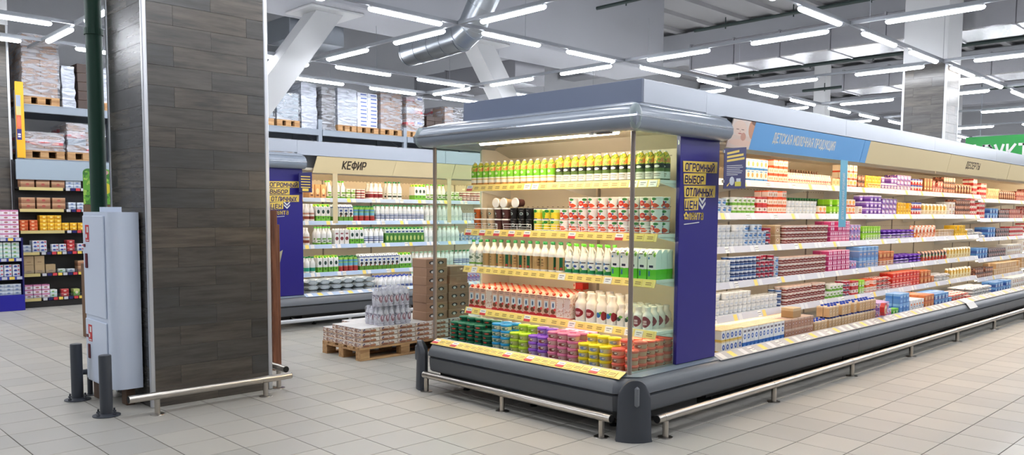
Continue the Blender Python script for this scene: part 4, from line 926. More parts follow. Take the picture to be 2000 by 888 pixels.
box('baby_food_box', 'white baby food box with orange picture and blue foot', .075, .06, .098, pmat('bfb', [(0, (40, 120, 190)), (.2, (240, 236, 228))], [(.5, .55, .26, .22, (226, 150, 90)), (.5, .86, .3, .05, (60, 130, 190), 1)]))
box('orange_pack', 'white cup pack with orange-red bands', .085, .07, .07, pmat('org', [(0, (222, 84, 40)), (.2, (240, 222, 206)), (.84, (226, 96, 50))], [(.3, .5, .14, .2, (206, 150, 110)), (.72, .5, .14, .2, (206, 150, 110))]), 'pack')
bottle('small_white_bottle', 'small white and pink children yogurt bottle', .024, .105, pmat('smw', [(0, (226, 120, 110)), (.1, (240, 230, 222))], [(.5, .36, .4, .1, (206, 130, 120)), (.5, .2, .3, .05, (226, 180, 120))]), WH, None, .55, .66)
bottle('amber_bottle', 'dark amber drink bottle', .026, .15, pmat('amb', [(0, (96, 60, 40)), (.2, (210, 196, 170)), (.5, (104, 70, 44))]), mat((120, 90, 60), .4), None, .5, .68)
bottle('green_drink_bottle', 'dark green slim drink bottle', .026, .16, pmat('grn', [(0, (44, 84, 40)), (.2, (130, 170, 70)), (.5, (48, 92, 46))]), cG, None, .5, .68)
bottle('burgundy_bottle', 'burgundy slim drink bottle', .026, .165, pmat('brg', [(0, (110, 28, 48)), (.25, (214, 170, 180)), (.45, (120, 30, 54))]), mat((140, 30, 60), .4), None, .5, .68)
box('cream_box', 'cream coloured small carton', .08, .06, .08, pmat('crb', [(0, (226, 206, 160))], [(.5, .5, .3, .25, (206, 160, 90))]))
box('caramel_box', 'caramel brown tall packet', .085, .07, .17, pmat('cab', [(0, (150, 96, 50))], [(.5, .6, .34, .2, (206, 160, 100)), (.5, .25, .3, .06, (236, 214, 170), 1)]))
box('orange_white_box', 'white dessert box with orange fruit picture', .085, .07, .078, pmat('owb', [(0, (216, 90, 60)), (.22, (240, 226, 206))], [(.5, .62, .34, .22, (240, 170, 60)), (.5, .34, .2, .06, (200, 120, 130), 1)]))
box('yellow_box', 'yellow dessert box', .085, .07, .07, pmat('ylb', [(0, (232, 186, 40))], [(.5, .55, .3, .25, (206, 150, 30)), (.4, .3, .2, .08, (246, 226, 130), 1)]))
box('purple_box', 'purple and white dessert box', .09, .07, .07, pmat('ppb', [(0, (110, 66, 160)), (.5, (150, 110, 196)), (.8, (226, 216, 236))], [(.5, .4, .3, .2, (226, 214, 234))]))
box('purple_pack', 'violet chocolate dessert pack', .10, .075, .06, pmat('ppk', [(0, (126, 88, 186)), (.7, (92, 60, 150))], [(.4, .5, .3, .25, (230, 226, 240))], [(40, .58, (240, 200, 210), 0, 1)]), 'pack')
pouch('purple_bag', 'shiny purple flat pouch', .13, .035, .13, pmat('pbg', [(0, (128, 76, 196))], [(.5, .5, .3, .3, (170, 120, 220))], [(30, .55, (92, 44, 160), 0, 1)], rough=.25), flat=True)
box('red_blue_box', 'red and blue dessert box', .08, .06, .075, pmat('rbb', [(0, (206, 50, 40)), (.5, (226, 220, 226)), (.75, (60, 80, 170))], [(.5, .4, .25, .2, (246, 226, 206))]))
box('red_white_box', 'white packet with red bands', .085, .07, .075, pmat('rwb', [(0, (206, 44, 44)), (.26, (236, 226, 216)), (.72, (190, 50, 50))], [(.5, .5, .2, .15, (140, 110, 90))]))
box('pink_box', 'dusky pink meat packet', .095, .07, .075, pmat('pnk', [(0, (190, 110, 100)), (.5, (214, 150, 136)), (.8, (140, 60, 54))], [(.4, .4, .26, .22, (230, 196, 180))], [(45, .57, (120, 50, 44), 0, 1)]), 'pack')
box('choco_pack', 'dark brown chocolate dessert pack', .085, .07, .07, pmat('chp', [(0, (84, 46, 36)), (.5, (150, 96, 76)), (.75, (74, 40, 34))], [(.5, .45, .24, .2, (206, 166, 140))], [(45, .56, (190, 130, 100), 0, 1)]), 'pack')
pouch('brown_bag', 'brown snack bag', .11, .05, .14, pmat('bbg', [(0, (126, 80, 56)), (.6, (150, 100, 70))], [(.5, .4, .3, .2, (214, 180, 140))], [(36, .56, (90, 50, 36), 0, 1)], rough=.3))
pouch('cheese_bag', 'yellow and white cheese bag', .12, .05, .14, pmat('chb2', [(0, (222, 206, 160)), (.5, (230, 190, 90)), (.8, (226, 222, 206))], [(.5, .5, .28, .2, (240, 226, 170))], [(36, .57, (196, 150, 60), 0, 1)], rough=.3))
pouch('orange_bag', 'orange and white pouch leaning askew', .12, .05, .15, pmat('obg', [(0, (226, 130, 60)), (.4, (240, 226, 206)), (.7, (222, 120, 50))], [(.4, .5, .24, .2, (206, 90, 40))], [(34, .56, (240, 232, 214), 0, 1)], rough=.3))
box('lime_cup_box', 'lime green dessert cup', .07, .065, .075, pmat('lmc', [(0, (110, 160, 50)), (.3, (150, 210, 40))], [(.5, .5, .24, .26, (200, 230, 120)), (.5, .16, .3, .07, (240, 240, 226), 1)]), 'cup')
box('blue_carton', 'pale blue milk dessert carton', .095, .075, .115, pmat('blc', [(0, (120, 150, 200)), (.5, (96, 150, 214)), (.55, (196, 200, 210)), (.65, (110, 160, 216))], [(.5, .3, .26, .1, (206, 180, 170)), (.5, .8, .3, .1, (150, 190, 226), 1)]), 'carton')
box('tan_box', 'tan cardboard display box', .10, .08, .09, pmat('tnb', [(0, (196, 160, 118)), (.85, (216, 190, 150))], [(.5, .45, .26, .2, (226, 206, 176)), (.5, .45, .1, .08, (150, 70, 50))]))
box('red_pack', 'shiny red chilled pack', .10, .075, .06, pmat('rdp', [(0, (214, 40, 30)), (.8, (236, 120, 90))], [(.5, .5, .28, .25, (240, 90, 60)), (.5, .3, .3, .06, (246, 220, 200), 1)]), 'pack')
box('orange_brown_box', 'orange-brown chilled box', .105, .08, .08, pmat('obb', [(0, (190, 96, 50)), (.6, (216, 126, 70))], [(.5, .45, .3, .25, (226, 170, 110))]))
pouch('white_bag', 'crumpled white plastic pouch', .12, .045, .11, pmat('whb', [(0, (222, 222, 222))], [(.5, .5, .25, .2, (206, 200, 190))], [(22, .6, (190, 186, 180), 0, 1)], rough=.28), flat=True)
pouch('red_white_bag', 'red and white sausage pouch', .11, .05, .10, pmat('rwg', [(0, (222, 206, 196)), (.4, (206, 70, 60)), (.75, (230, 216, 206))], [(.5, .5, .3, .15, (226, 130, 110))], [(40, .56, (190, 60, 50), 0, 1)], rough=.3), flat=True)
pouch('mixed_green_bag', 'red and green printed pouch', .11, .05, .12, pmat('mgb', [(0, (190, 60, 40)), (.45, (70, 110, 50)), (.7, (216, 130, 60))], [(.5, .5, .25, .2, (236, 220, 196))], [(36, .55, (60, 60, 60), 0, 1)], rough=.3))
box('cobalt_tray', 'blue chilled tray box', .12, .09, .075, pmat('cbt', [(0, (56, 90, 160)), (.6, (96, 150, 206))], [(.5, .5, .3, .2, (170, 206, 232)), (.5, .2, .3, .07, (220, 226, 236), 1)]))
box('dark_pack', 'dark chilled meat pack', .11, .085, .065, pmat('dkp', [(0, (56, 48, 52)), (.7, (96, 80, 84))], [(.5, .5, .3, .22, (170, 110, 100))], [(40, .57, (190, 180, 180), 0, 1)]), 'pack')
carton('short_blue_carton', 'short white carton with round blue emblem and yellow foot', .06, .06, .095, pmat('sbc', [(0, (226, 190, 80)), (.16, (238, 236, 230)), (.9, (230, 206, 150))], [(.5, .5, .32, .24, (40, 86, 170)), (.5, .5, .12, .1, (226, 232, 240))]))
carton('tall_blue_carton', 'tall white milk carton with blue emblem and blue foot', .062, .062, .185, pmat('tbc', [(0, (226, 196, 90)), (.05, (46, 110, 190)), (.28, (240, 240, 240)), (.95, (236, 214, 170))], [(.5, .55, .28, .12, (50, 100, 180)), (.5, .55, .12, .05, (236, 240, 244)), (.5, .8, .34, .05, (120, 110, 120), 1), (.5, .13, .2, .05, (120, 170, 220))]))
box('shrink_carton', 'pinkish brown shrink wrapped juice carton', .06, .06, .088, pmat('shc', [(0, (186, 140, 116)), (.8, (206, 176, 156))], [(.5, .5, .3, .2, (150, 96, 80)), (.5, .5, .12, .1, (220, 200, 190))]), 'carton')
carton('kraft_blue_cap_carton', 'small kraft brown milk carton with blue cap', .065, .065, .105, pmat('kbc', [(0, (206, 170, 126)), (.85, (226, 206, 176))], [(.5, .5, .24, .2, (222, 196, 160)), (.42, .46, .07, .06, (120, 60, 40)), (.6, .54, .07, .06, (120, 60, 40))]), .014, 'flat', capm=cB)
box('blue_pack', 'sky blue milk dessert pack', .095, .08, .115, pmat('blp', [(0, (90, 140, 206)), (.5, (70, 130, 206)), (.75, (130, 180, 230))], [(.5, .7, .3, .1, (170, 206, 240), 1), (.5, .25, .26, .12, (140, 186, 230))]), 'pack')
box('green_pack', 'bright green small pack', .085, .07, .075, pmat('gnp', [(0, (70, 160, 50)), (.6, (120, 196, 70))], [(.5, .5, .2, .2, (226, 240, 206))]), 'pack')
carton('white_orange_carton', 'white carton with orange and blue print', .075, .06, .13, pmat('woc', [(0, (226, 206, 90)), (.12, (238, 236, 234))], [(.5, .6, .3, .1, (226, 120, 60)), (.5, .4, .2, .06, (60, 100, 170))]))
box('white_box', 'white chilled food box', .11, .08, .085, pmat('wbx', [(0, (226, 222, 216))], [(.5, .5, .3, .2, (190, 160, 120)), (.5, .2, .36, .06, (150, 60, 50), 1)]))
# kefir case
bottle('kefir_bottle', 'white kefir bottle with green cap and green foot', .033, .21, pmat('kfb', [(0, (110, 170, 60)), (.12, (240, 240, 238))], [(.5, .34, .4, .05, (110, 160, 70), 1), (.5, .2, .3, .04, (70, 110, 60), 1)]), cLG, None, .4, .6)
bottle('tall_kefir_bottle', 'tall white kefir bottle with dark print and green cap', .036, .225, pmat('tkb', [(0, (240, 240, 238))], [(.5, .18, .44, .05, (50, 70, 60), 1), (.5, .34, .36, .02, (120, 150, 120), 1)]), cG, None, .4, .6)
bottle('brown_label_bottle', 'white kefir bottle with reddish brown label', .034, .2, pmat('blb', [(0, (236, 232, 228)), (.12, (140, 66, 50)), (.3, (236, 232, 228)), (.42, (190, 140, 120)), (.52, (240, 238, 236))]), WH, None, .42, .6)
bottle('burgundy_label_bottle', 'white kefir bottle with burgundy label', .034, .195, pmat('bub', [(0, (238, 236, 234)), (.1, (130, 40, 50)), (.36, (238, 236, 234)), (.44, (150, 60, 64)), (.5, (240, 238, 236))]), WH, None, .42, .6)
bottle('blue_label_bottle', 'white kefir bottle with dark blue stripes and green cap', .034, .2, pmat('ubl', [(0, (236, 240, 242)), (.16, (40, 70, 140)), (.22, (236, 240, 242)), (.3, (40, 70, 140)), (.36, (236, 240, 242)), (.42, (60, 90, 150)), (.46, (240, 242, 242))]), cG, None, .42, .6)
bottle('plain_kefir_bottle', 'plain translucent white kefir bottle', .035, .2, pmat('pkb', [(0, (216, 228, 222)), (.3, (236, 240, 236))], [(.5, .3, .4, .1, (206, 220, 212))]), mat((150, 190, 160), .4), None, .42, .6)
bottle('teal_cap_bottle', 'white yogurt bottle with teal label and green cap', .035, .19, pmat('tcb', [(0, (240, 240, 238)), (.1, (40, 160, 130)), (.34, (238, 240, 238))]), mat((30, 150, 70), .4), None, .42, .6)
carton('green_kefir_carton', 'white kefir carton with green foot', .062, .06, .2, pmat('gkc', [(0, (110, 180, 60)), (.3, (240, 240, 236)), (.86, (206, 226, 90))], [(.5, .55, .3, .12, (40, 70, 60)), (.5, .2, .2, .06, (60, 110, 40))]), .014, 'gable', capm=cLG)
carton('cow_kefir_carton', 'white kefir carton with dark print over a green meadow', .062, .06, .2, pmat('ckc', [(0, (96, 150, 50)), (.26, (236, 238, 234)), (.78, (60, 90, 150)), (.84, (238, 240, 238))], [(.5, .42, .34, .1, (40, 44, 50)), (.4, .3, .2, .08, (130, 90, 60)), (.5, .62, .3, .06, (50, 80, 150), 1)]), .014, 'gable', capm=WH)
carton('dark_green_carton', 'dark green and white kefir carton', .062, .06, .2, pmat('dgc', [(0, (70, 130, 50)), (.36, (80, 140, 60)), (.62, (226, 236, 226)), (.86, (110, 170, 80))], [(.5, .3, .26, .16, (190, 206, 120)), (.5, .7, .34, .05, (50, 80, 130), 1)]), .014, 'gable', capm=cG)
carton('burgundy_carton', 'white kefir carton with burgundy print', .062, .06, .17, pmat('buc', [(0, (236, 234, 230))], [(.5, .4, .36, .13, (130, 44, 54)), (.5, .75, .3, .05, (150, 80, 84), 1)]), .014, 'flat', capm=WH)
cup('burgundy_cup', 'white and burgundy sour cream cup', .036, .07, pmat('buq', [(0, (146, 52, 52)), (.3, (236, 230, 226)), (.6, (150, 60, 58)), (.8, (236, 232, 230))]), WH)
cup('green_white_cup', 'white and green sour cream cup', .036, .07, pmat('gwc', [(0, (120, 176, 70)), (.34, (238, 240, 234))], [(.5, .6, .3, .15, (130, 170, 90))]), WH)
bottle('striped_can', 'blue, red and green striped yogurt bottle', .034, .185, pmat('stc', [(0, (176, 60, 56)), (.32, (206, 130, 110)), (.38, (110, 180, 206)), (.6, (150, 200, 70)), (.66, (90, 150, 190)), (.8, (130, 180, 60))]), cG, None, .5, .72)
box('tan_milk_carton', 'tan cardboard milk carton', .075, .07, .16, pmat('tmc', [(0, (196, 150, 100))], [(.5, .5, .3, .22, (226, 200, 160)), (.5, .2, .24, .06, (120, 80, 60), 1)]), 'carton')
pouch('milk_bag', 'soft pale grey milk bag lying in a heap', .16, .072, .14, pmat('mkb', [(0, (176, 186, 192))], [(.5, .5, .3, .24, (186, 196, 200))], [(20, .58, (160, 172, 176), 0, 1)], rough=.22), 'bag', flat=True)
bottle('blue_cap_bottle', 'white milk bottle with dark blue cap', .037, .21, pmat('bcb', [(0, (236, 238, 240))], [(.5, .3, .4, .1, (90, 110, 170), 1)]), cB, None, .42, .58)
def grow(k, sx, sz):
    ds, ct, w_, d_, h_, parts = K[k]
    for q, me in parts: me.transform(Matrix.Diagonal((sx, sx, sz, 1)))
    K[k] = (ds, ct, w_*sx, d_*sx, h_*sz, parts)
for k in ('kefir_bottle', 'tall_kefir_bottle', 'brown_label_bottle', 'burgundy_label_bottle', 'blue_label_bottle', 'plain_kefir_bottle', 'teal_cap_bottle', 'green_kefir_carton', 'cow_kefir_carton', 'dark_green_carton', 'burgundy_carton', 'striped_can', 'tan_milk_carton'): grow(k, 1.12, 1.18)
# left-hand racks
box('brown_tray', 'brown cardboard tray of goods', .19, .18, .09, pmat('brt', [(0, (150, 104, 76)), (.55, (186, 140, 106)), (.85, (206, 170, 136))], [(.5, .5, .14, .2, (170, 80, 70))]), 'tray')
box('orange_packet', 'orange food packet', .11, .09, .055, pmat('orp', [(0, (206, 84, 40)), (.7, (226, 120, 70))], [(.4, .5, .2, .2, (240, 190, 150))]), 'packet')
box('yellow_packet', 'yellow food packet', .10, .08, .06, pmat('ylp', [(0, (222, 156, 24)), (.6, (240, 190, 50))], [(.6, .5, .2, .2, (250, 226, 140))]), 'packet')
box('grey_packet', 'white and grey food packet', .11, .09, .055, pmat('gyp', [(0, (170, 180, 196)), (.6, (214, 222, 230))], [(.5, .5, .2, .22, (110, 130, 170))]), 'packet')
box('blue_white_packet', 'white packet with blue and red print', .10, .085, .06, pmat('bwp', [(0, (206, 212, 226)), (.6, (228, 228, 234))], [(.4, .5, .22, .25, (60, 80, 160)), (.8, .6, .14, .2, (190, 70, 90))]), 'packet')
box('red_packet', 'red food packet', .11, .085, .06, pmat('rdq', [(0, (176, 40, 46)), (.7, (206, 90, 90))], [(.5, .5, .2, .2, (230, 190, 180))]), 'packet')
box('green_packet', 'green and yellow food packet', .09, .08, .11, pmat('grp', [(0, (110, 160, 60)), (.6, (190, 200, 120))], [(.5, .5, .24, .22, (226, 220, 190))]), 'packet')
box('kraft_box', 'plain kraft cardboard box', .14, .14, .14, pmat('krb', [(0, (182, 156, 118))], [(.5, .3, .2, .05, (150, 120, 90), 1)]))
box('white_pink_packet', 'white and pink tissue packet', .11, .09, .07, pmat('wpp', [(0, (236, 230, 234)), (.66, (206, 130, 170))], [(.5, .36, .24, .18, (170, 110, 110))]), 'packet')
box('mint_packet', 'white and mint food packet', .10, .08, .06, pmat('mtp', [(0, (190, 222, 214)), (.5, (230, 236, 230))], [(.4, .5, .2, .2, (120, 170, 90))]), 'packet')
RUNS = [('R', 0, 0.85, 1.40, 'baby_food_box', 2, 2),
('R', 0, 1.41, 1.79, 'orange_pack', 2, 3),
('R', 0, 1.81, 2.75, 'small_white_bottle', 1, 1),
('R', 0, 1.82, 2.74, 'amber_bottle', 1, 1, .12),
('R', 0, 2.76, 3.04, 'cream_box', 1, 1),
('R', 0, 3.06, 3.39, 'orange_white_box', 2, 3),
('R', 0, 3.40, 3.60, 'choco_pack', 1, 2),
('R', 0, 3.61, 4.05, 'yellow_box', 2, 2),
('R', 0, 4.06, 4.53, 'purple_box', 2, 2),
('R', 0, 4.54, 4.99, 'purple_pack', 2, 3),
('R', 0, 5.01, 5.40, 'red_blue_box', 2, 2),
('R', 0, 4.42, 5.40, 'caramel_box', 1, 1, .18),
('R', 0, 5.44, 5.74, 'caramel_box', 1, 1),
('R', 0, 5.75, 6.15, 'pink_box', 2, 2),
('R', 0, 6.17, 6.64, 'choco_pack', 2, 3),
('R', 0, 6.67, 7.41, 'brown_bag', 2, 1),
('R', 0, 7.43, 8.07, 'red_white_box', 2, 3),
('R', 0, 8.15, 8.73, 'cream_box', 2, 2),
('R', 0, 8.76, 9.68, 'brown_bag', 2, 1),
('R', 0, 9.71, 10.64, 'pink_box', 2, 2),
('R', 1, 0.55, 0.81, 'blue_white_cup', 2, 2),
('R', 1, 0.82, 1.21, 'green_white_cup', 2, 2),
('R', 1, 1.22, 1.41, 'red_white_box', 2, 2),
('R', 1, 1.42, 1.78, 'orange_pack', 2, 3),
('R', 1, 1.81, 2.45, 'white_cup', 1, 2),
('R', 1, 1.81, 2.86, 'green_drink_bottle', 1, 1, .16),
('R', 1, 2.47, 2.70, 'orange_white_box', 1, 1),
('R', 1, 2.71, 2.97, 'lime_cup_box', 2, 2),
('R', 1, 3.09, 3.43, 'orange_white_box', 2, 2),
('R', 1, 3.44, 3.62, 'white_box', 1, 1),
('R', 1, 3.64, 4.09, 'purple_box', 2, 3),
('R', 1, 4.11, 4.56, 'purple_pack', 2, 3),
('R', 1, 4.58, 5.03, 'yellow_box', 2, 2),
('R', 1, 5.04, 5.38, 'red_blue_box', 2, 2),
('R', 1, 5.44, 6.39, 'cheese_bag', 2, 1),
('R', 1, 6.41, 6.69, 'white_box', 2, 2),
('R', 1, 6.71, 7.34, 'choco_pack', 2, 3),
('R', 1, 7.36, 8.04, 'red_white_box', 2, 3),
('R', 1, 8.14, 8.73, 'cobalt_tray', 1, 2),
('R', 1, 8.78, 9.35, 'dark_pack', 2, 2),
('R', 1, 9.38, 10.70, 'pink_box', 2, 2),
('R', 2, 0.57, 1.01, 'white_cup', 2, 3),
('R', 2, 1.02, 1.43, 'blue_white_cup', 2, 3),
('R', 2, 1.44, 1.56, 'crimson_cup', 2, 3),
('R', 2, 1.57, 1.77, 'tan_box', 2, 2),
('R', 2, 1.79, 2.73, 'choco_cup', 2, 3),
('R', 2, 1.83, 2.73, 'burgundy_bottle', 1, 1, .17),
('R', 2, 2.76, 3.24, 'pink_pack', 2, 2),
('R', 2, 3.27, 3.54, 'lilac_pack', 2, 2),
('R', 2, 3.57, 4.09, 'lime_cup_box', 2, 2),
('R', 2, 4.14, 5.17, 'purple_bag', 2, 3),
('R', 2, 5.22, 5.98, 'orange_bag', 2, 1),
('R', 2, 6.04, 6.68, 'tan_box', 2, 1),
('R', 2, 6.71, 7.26, 'yellow_box', 2, 2),
('R', 2, 7.31, 8.11, 'white_bag', 2, 2),
('R', 2, 8.22, 8.64, 'cobalt_tray', 2, 2),
('R', 2, 8.67, 9.40, 'dark_pack', 2, 2),
('R', 2, 9.43, 10.76, 'red_white_box', 2, 2),
('R', 3, 0.57, 0.81, 'white_cup', 2, 3),
('R', 3, 0.82, 1.26, 'navy_cup', 2, 4),
('R', 3, 1.27, 1.60, 'crimson_cup', 2, 4),
('R', 3, 1.61, 1.72, 'blue_white_cup', 2, 3),
('R', 3, 1.73, 2.71, 'choco_cup', 2, 3),
('R', 3, 1.77, 2.52, 'burgundy_bottle', 1, 1, .17),
('R', 3, 2.73, 3.27, 'pink_pack', 2, 2),
('R', 3, 3.30, 3.49, 'lilac_pack', 2, 1),
('R', 3, 3.51, 4.06, 'blue_carton', 2, 2),
('R', 3, 4.08, 4.53, 'orange_brown_box', 2, 2),
('R', 3, 4.56, 5.45, 'purple_bag', 2, 3),
('R', 3, 5.49, 6.47, 'mixed_green_bag', 2, 1),
('R', 3, 6.51, 7.50, 'cheese_bag', 2, 1),
('R', 3, 7.57, 8.29, 'cobalt_tray', 2, 2),
('R', 3, 8.34, 9.25, 'dark_pack', 2, 2),
('R', 3, 9.34, 10.82, 'white_box', 2, 2),
('R', 4, 0.57, 1.18, 'white_cup', 2, 3),
('R', 4, 1.19, 1.68, 'white_cup', 2, 2),
('R', 4, 1.69, 1.82, 'navy_cup', 2, 3),
('R', 4, 1.83, 2.72, 'choco_cup', 2, 3),
('R', 4, 2.73, 3.16, 'green_white_cup', 2, 2),
('R', 4, 3.18, 3.33, 'crimson_cup', 2, 3),
('R', 4, 3.35, 3.53, 'red_white_box', 2, 2),
('R', 4, 3.54, 3.72, 'lime_cup_box', 2, 2),
('R', 4, 3.74, 4.04, 'orange_pack', 2, 2),
('R', 4, 4.07, 4.48, 'red_white_bag', 2, 3),
('R', 4, 4.51, 5.42, 'red_pack', 2, 3),
('R', 4, 5.45, 5.98, 'orange_brown_box', 2, 2),
('R', 4, 6.02, 6.60, 'white_bag', 2, 2),
('R', 4, 6.62, 7.69, 'cheese_bag', 2, 1),
('R', 4, 7.73, 8.61, 'choco_pack', 2, 2),
('R', 4, 8.66, 10.88, 'tan_box', 2, 2),
('R', 5, 0.26, 0.59, 'short_blue_carton', 6, 2, 0, 1., 0),
('R', 5, 0.60, 1.34, 'tall_blue_carton', 6, 1, 0, 1., 0),
('R', 5, 1.35, 1.92, 'shrink_carton', 6, 2, 0, 1., 0),
('R', 5, 1.94, 2.23, 'kraft_blue_cap_carton', 6, 1),
('R', 5, 2.26, 3.42, 'kraft_blue_cap_carton', 2, 2),
('R', 5, 3.43, 3.87, 'lilac_pack', 4, 2, 0, 1., 0),
('R', 5, 3.90, 4.09, 'green_pack', 1, 1),
('R', 5, 4.11, 4.41, 'blue_pack', 2, 2, 0, 1., 0),
('R', 5, 4.44, 4.90, 'white_orange_carton', 5, 1, 0, 1., 0),
('R', 5, 4.92, 5.25, 'orange_brown_box', 4, 2, 0, 1., 0),
('R', 5, 5.27, 5.92, 'cobalt_tray', 3, 2, 0, 1., 0),
('R', 5, 5.96, 6.73, 'red_white_bag', 3, 2),
('R', 5, 6.77, 7.66, 'white_bag', 3, 3),
('R', 5, 7.84, 8.67, 'cobalt_tray', 2, 2, 0, 1., 0),
('R', 5, 8.73, 10.09, 'white_box', 2, 2, 0, 1., 0),
('K', 0, 0.29, 0.57, 'tan_milk_carton', 2, 1),
('K', 0, 0.59, 0.68, 'kefir_bottle', 2, 1),
('K', 0, 0.72, 0.90, 'kefir_bottle', 2, 1),
('K', 0, 0.90, 1.07, 'green_white_cup', 2, 2),
('K', 0, 1.08, 1.29, 'burgundy_cup', 2, 2),
('K', 0, 1.30, 1.61, 'burgundy_label_bottle', 2, 1),
('K', 0, 1.62, 1.90, 'tall_kefir_bottle', 2, 1),
('K', 0, 2.12, 2.34, 'green_kefir_carton', 2, 1),
('K', 0, 2.35, 2.75, 'kefir_bottle', 2, 1),
('K', 0, 2.77, 3.11, 'green_white_cup', 2, 2),
('K', 0, 3.12, 3.50, 'burgundy_cup', 2, 2),
('K', 1, 0.23, 0.39, 'brown_label_bottle', 2, 1),
('K', 1, 0.40, 0.63, 'green_kefir_carton', 2, 1),
('K', 1, 0.68, 1.01, 'cow_kefir_carton', 2, 1),
('K', 1, 1.02, 1.40, 'striped_can', 2, 1),
('K', 1, 1.41, 2.32, 'blue_label_bottle', 2, 1),
('K', 1, 2.34, 3.11, 'plain_kefir_bottle', 2, 1),
('K', 1, 3.12, 3.50, 'white_cup', 2, 2),
('K', 2, 0.23, 0.38, 'brown_label_bottle', 2, 1),
('K', 2, 0.40, 0.67, 'kefir_bottle', 2, 1),
('K', 2, 0.69, 0.94, 'burgundy_carton', 2, 1),
('K', 2, 0.95, 1.19, 'green_kefir_carton', 2, 1),
('K', 2, 1.19, 1.56, 'blue_label_bottle', 2, 1),
('K', 2, 1.57, 2.30, 'dark_green_carton', 2, 1),
('K', 2, 2.31, 3.05, 'plain_kefir_bottle', 2, 1),
('K', 2, 3.08, 3.50, 'blue_white_cup', 2, 2),
('K', 3, 0.22, 0.40, 'teal_cap_bottle', 2, 1),
('K', 3, 0.41, 0.76, 'green_kefir_carton', 2, 1),
('K', 3, 0.76, 1.10, 'striped_can', 2, 1),
('K', 3, 1.11, 1.82, 'cow_kefir_carton', 2, 1),
('K', 3, 1.83, 2.11, 'green_kefir_carton', 2, 1),
('K', 3, 2.13, 2.92, 'plain_kefir_bottle', 2, 1),
('K', 3, 2.94, 3.45, 'blue_label_bottle', 2, 1),
('K', 4, 0.11, 1.23, 'milk_bag', 3, 3),
('K', 4, 1.27, 1.92, 'blue_cap_bottle', 3, 1),
('K', 4, 1.94, 2.78, 'plain_kefir_bottle', 2, 1),
('K', 4, 2.80, 3.33, 'lilac_pack', 2, 2),
('L', 0, 0.02, 0.67, 'brown_tray', 1, 2),
('L', 0, 0.67, 0.96, 'grey_packet', 2, 3),
('L', 1, 0.02, 0.67, 'brown_tray', 1, 2),
('L', 1, 0.69, 0.95, 'grey_packet', 2, 2),
('L', 2, -0.01, 0.26, 'orange_packet', 2, 3),
('L', 2, 0.28, 0.59, 'yellow_packet', 2, 4),
('L', 2, 0.59, 0.94, 'yellow_packet', 2, 2),
('L', 3, 0.03, 0.15, 'grey_packet', 2, 2),
('L', 3, 0.16, 0.43, 'blue_white_packet', 2, 3),
('L', 3, 0.43, 0.65, 'blue_white_packet', 1, 2),
('L', 3, 0.66, 0.80, 'red_packet', 2, 3),
('L', 3, 0.81, 0.93, 'blue_white_packet', 2, 2),
('L', 4, 0.03, 0.33, 'kraft_box', 1, 2),
('L', 4, 0.34, 0.50, 'kraft_box', 1, 1),
('L', 4, 0.52, 0.64, 'mint_packet', 1, 1),
('L', 4, 0.65, 0.79, 'grey_packet', 1, 1),
('L', 4, 0.81, 0.92, 'brown_tray', 1, 2),
('L', 5, 0.03, 0.39, 'white_pink_packet', 2, 3),
('L', 5, 0.39, 0.54, 'mint_packet', 2, 2),
('L', 5, 0.55, 0.63, 'red_packet', 1, 2),
('L', 5, .735, 0.91, 'green_packet', 2, 1)]
for a in RUNS: run(*a, jit=.03 if K[a[4]][1] in ('bag', 'pouch') else .0)
FRONT = [(0, .02, 1.03, 'drink_bottle', 2, 1), (0, 1.05, 2.09, 'dark_drink_bottle', 2, 1),
 (1, .05, .14, 'orange_coffee_cup', 2, 2), (1, .14, .32, 'beige_coffee_cup', 2, 2), (1, .325, .51, 'brown_coffee_cup', 2, 2), (1, .52, .80, 'black_coffee_cup', 3, 2), (1, .80, 1.08, 'yellow_fruit_cup', 1, 2), (1, 1.09, 1.18, 'red_fruit_cup', 2, 2),
 (2, .02, .20, 'milk_bottle', 2, 1), (2, .20, 1.17, 'kraft_milk_bottle', 2, 1), (2, 1.18, 1.655, 'handled_milk_bottle', 2, 1), (2, 1.67, 2.09, 'green_milk_carton', 3, 1),
 (3, .02, .25, 'chocolate_milk_carton', 6, 1), (3, .25, .33, 'pale_milk_carton', 5, 1), (3, .33, 1.10, 'chocolate_milk_carton', 6, 1), (3, 1.10, 1.255, 'pale_milk_carton', 4, 1),
 (3, 1.27, 1.49, 'white_yogurt_bottle', 3, 1), (3, 1.495, 1.69, 'blue_dot_bottle', 3, 1), (3, 1.70, 1.85, 'small_yogurt_bottle', 4, 1), (3, 1.855, 2.09, 'cherry_yogurt_bottle', 4, 1),
 (4, .03, .56, 'dark_green_tub', 2, 6, 0, .75, 1), (4, .57, .78, 'blue_tub', 2, 5), (4, .785, .995, 'lime_tub', 2, 4, 0, 1., 1), (4, 1.0, 1.205, 'purple_tub', 2, 4, 0, 1., 1), (4, 1.21, 1.52, 'pink_tub', 3, 5), (4, 1.525, 1.835, 'yellow_tub', 2, 4, 0, 1., 1), (4, 1.84, 2.08, 'coral_tub', 6, 4, 0, 1., 1)]
for a in FRONT: run('F', *a, **({'jit': 3.1} if 'kraft' in a[3] else {'jit': .5} if 'cup' in a[3] or 'tub' in a[3] else {}))
run('F', 1, 1.185, 2.08, 'red_fruit_cup', 2, 3, jit=.6)
fr = FR['F'][0]
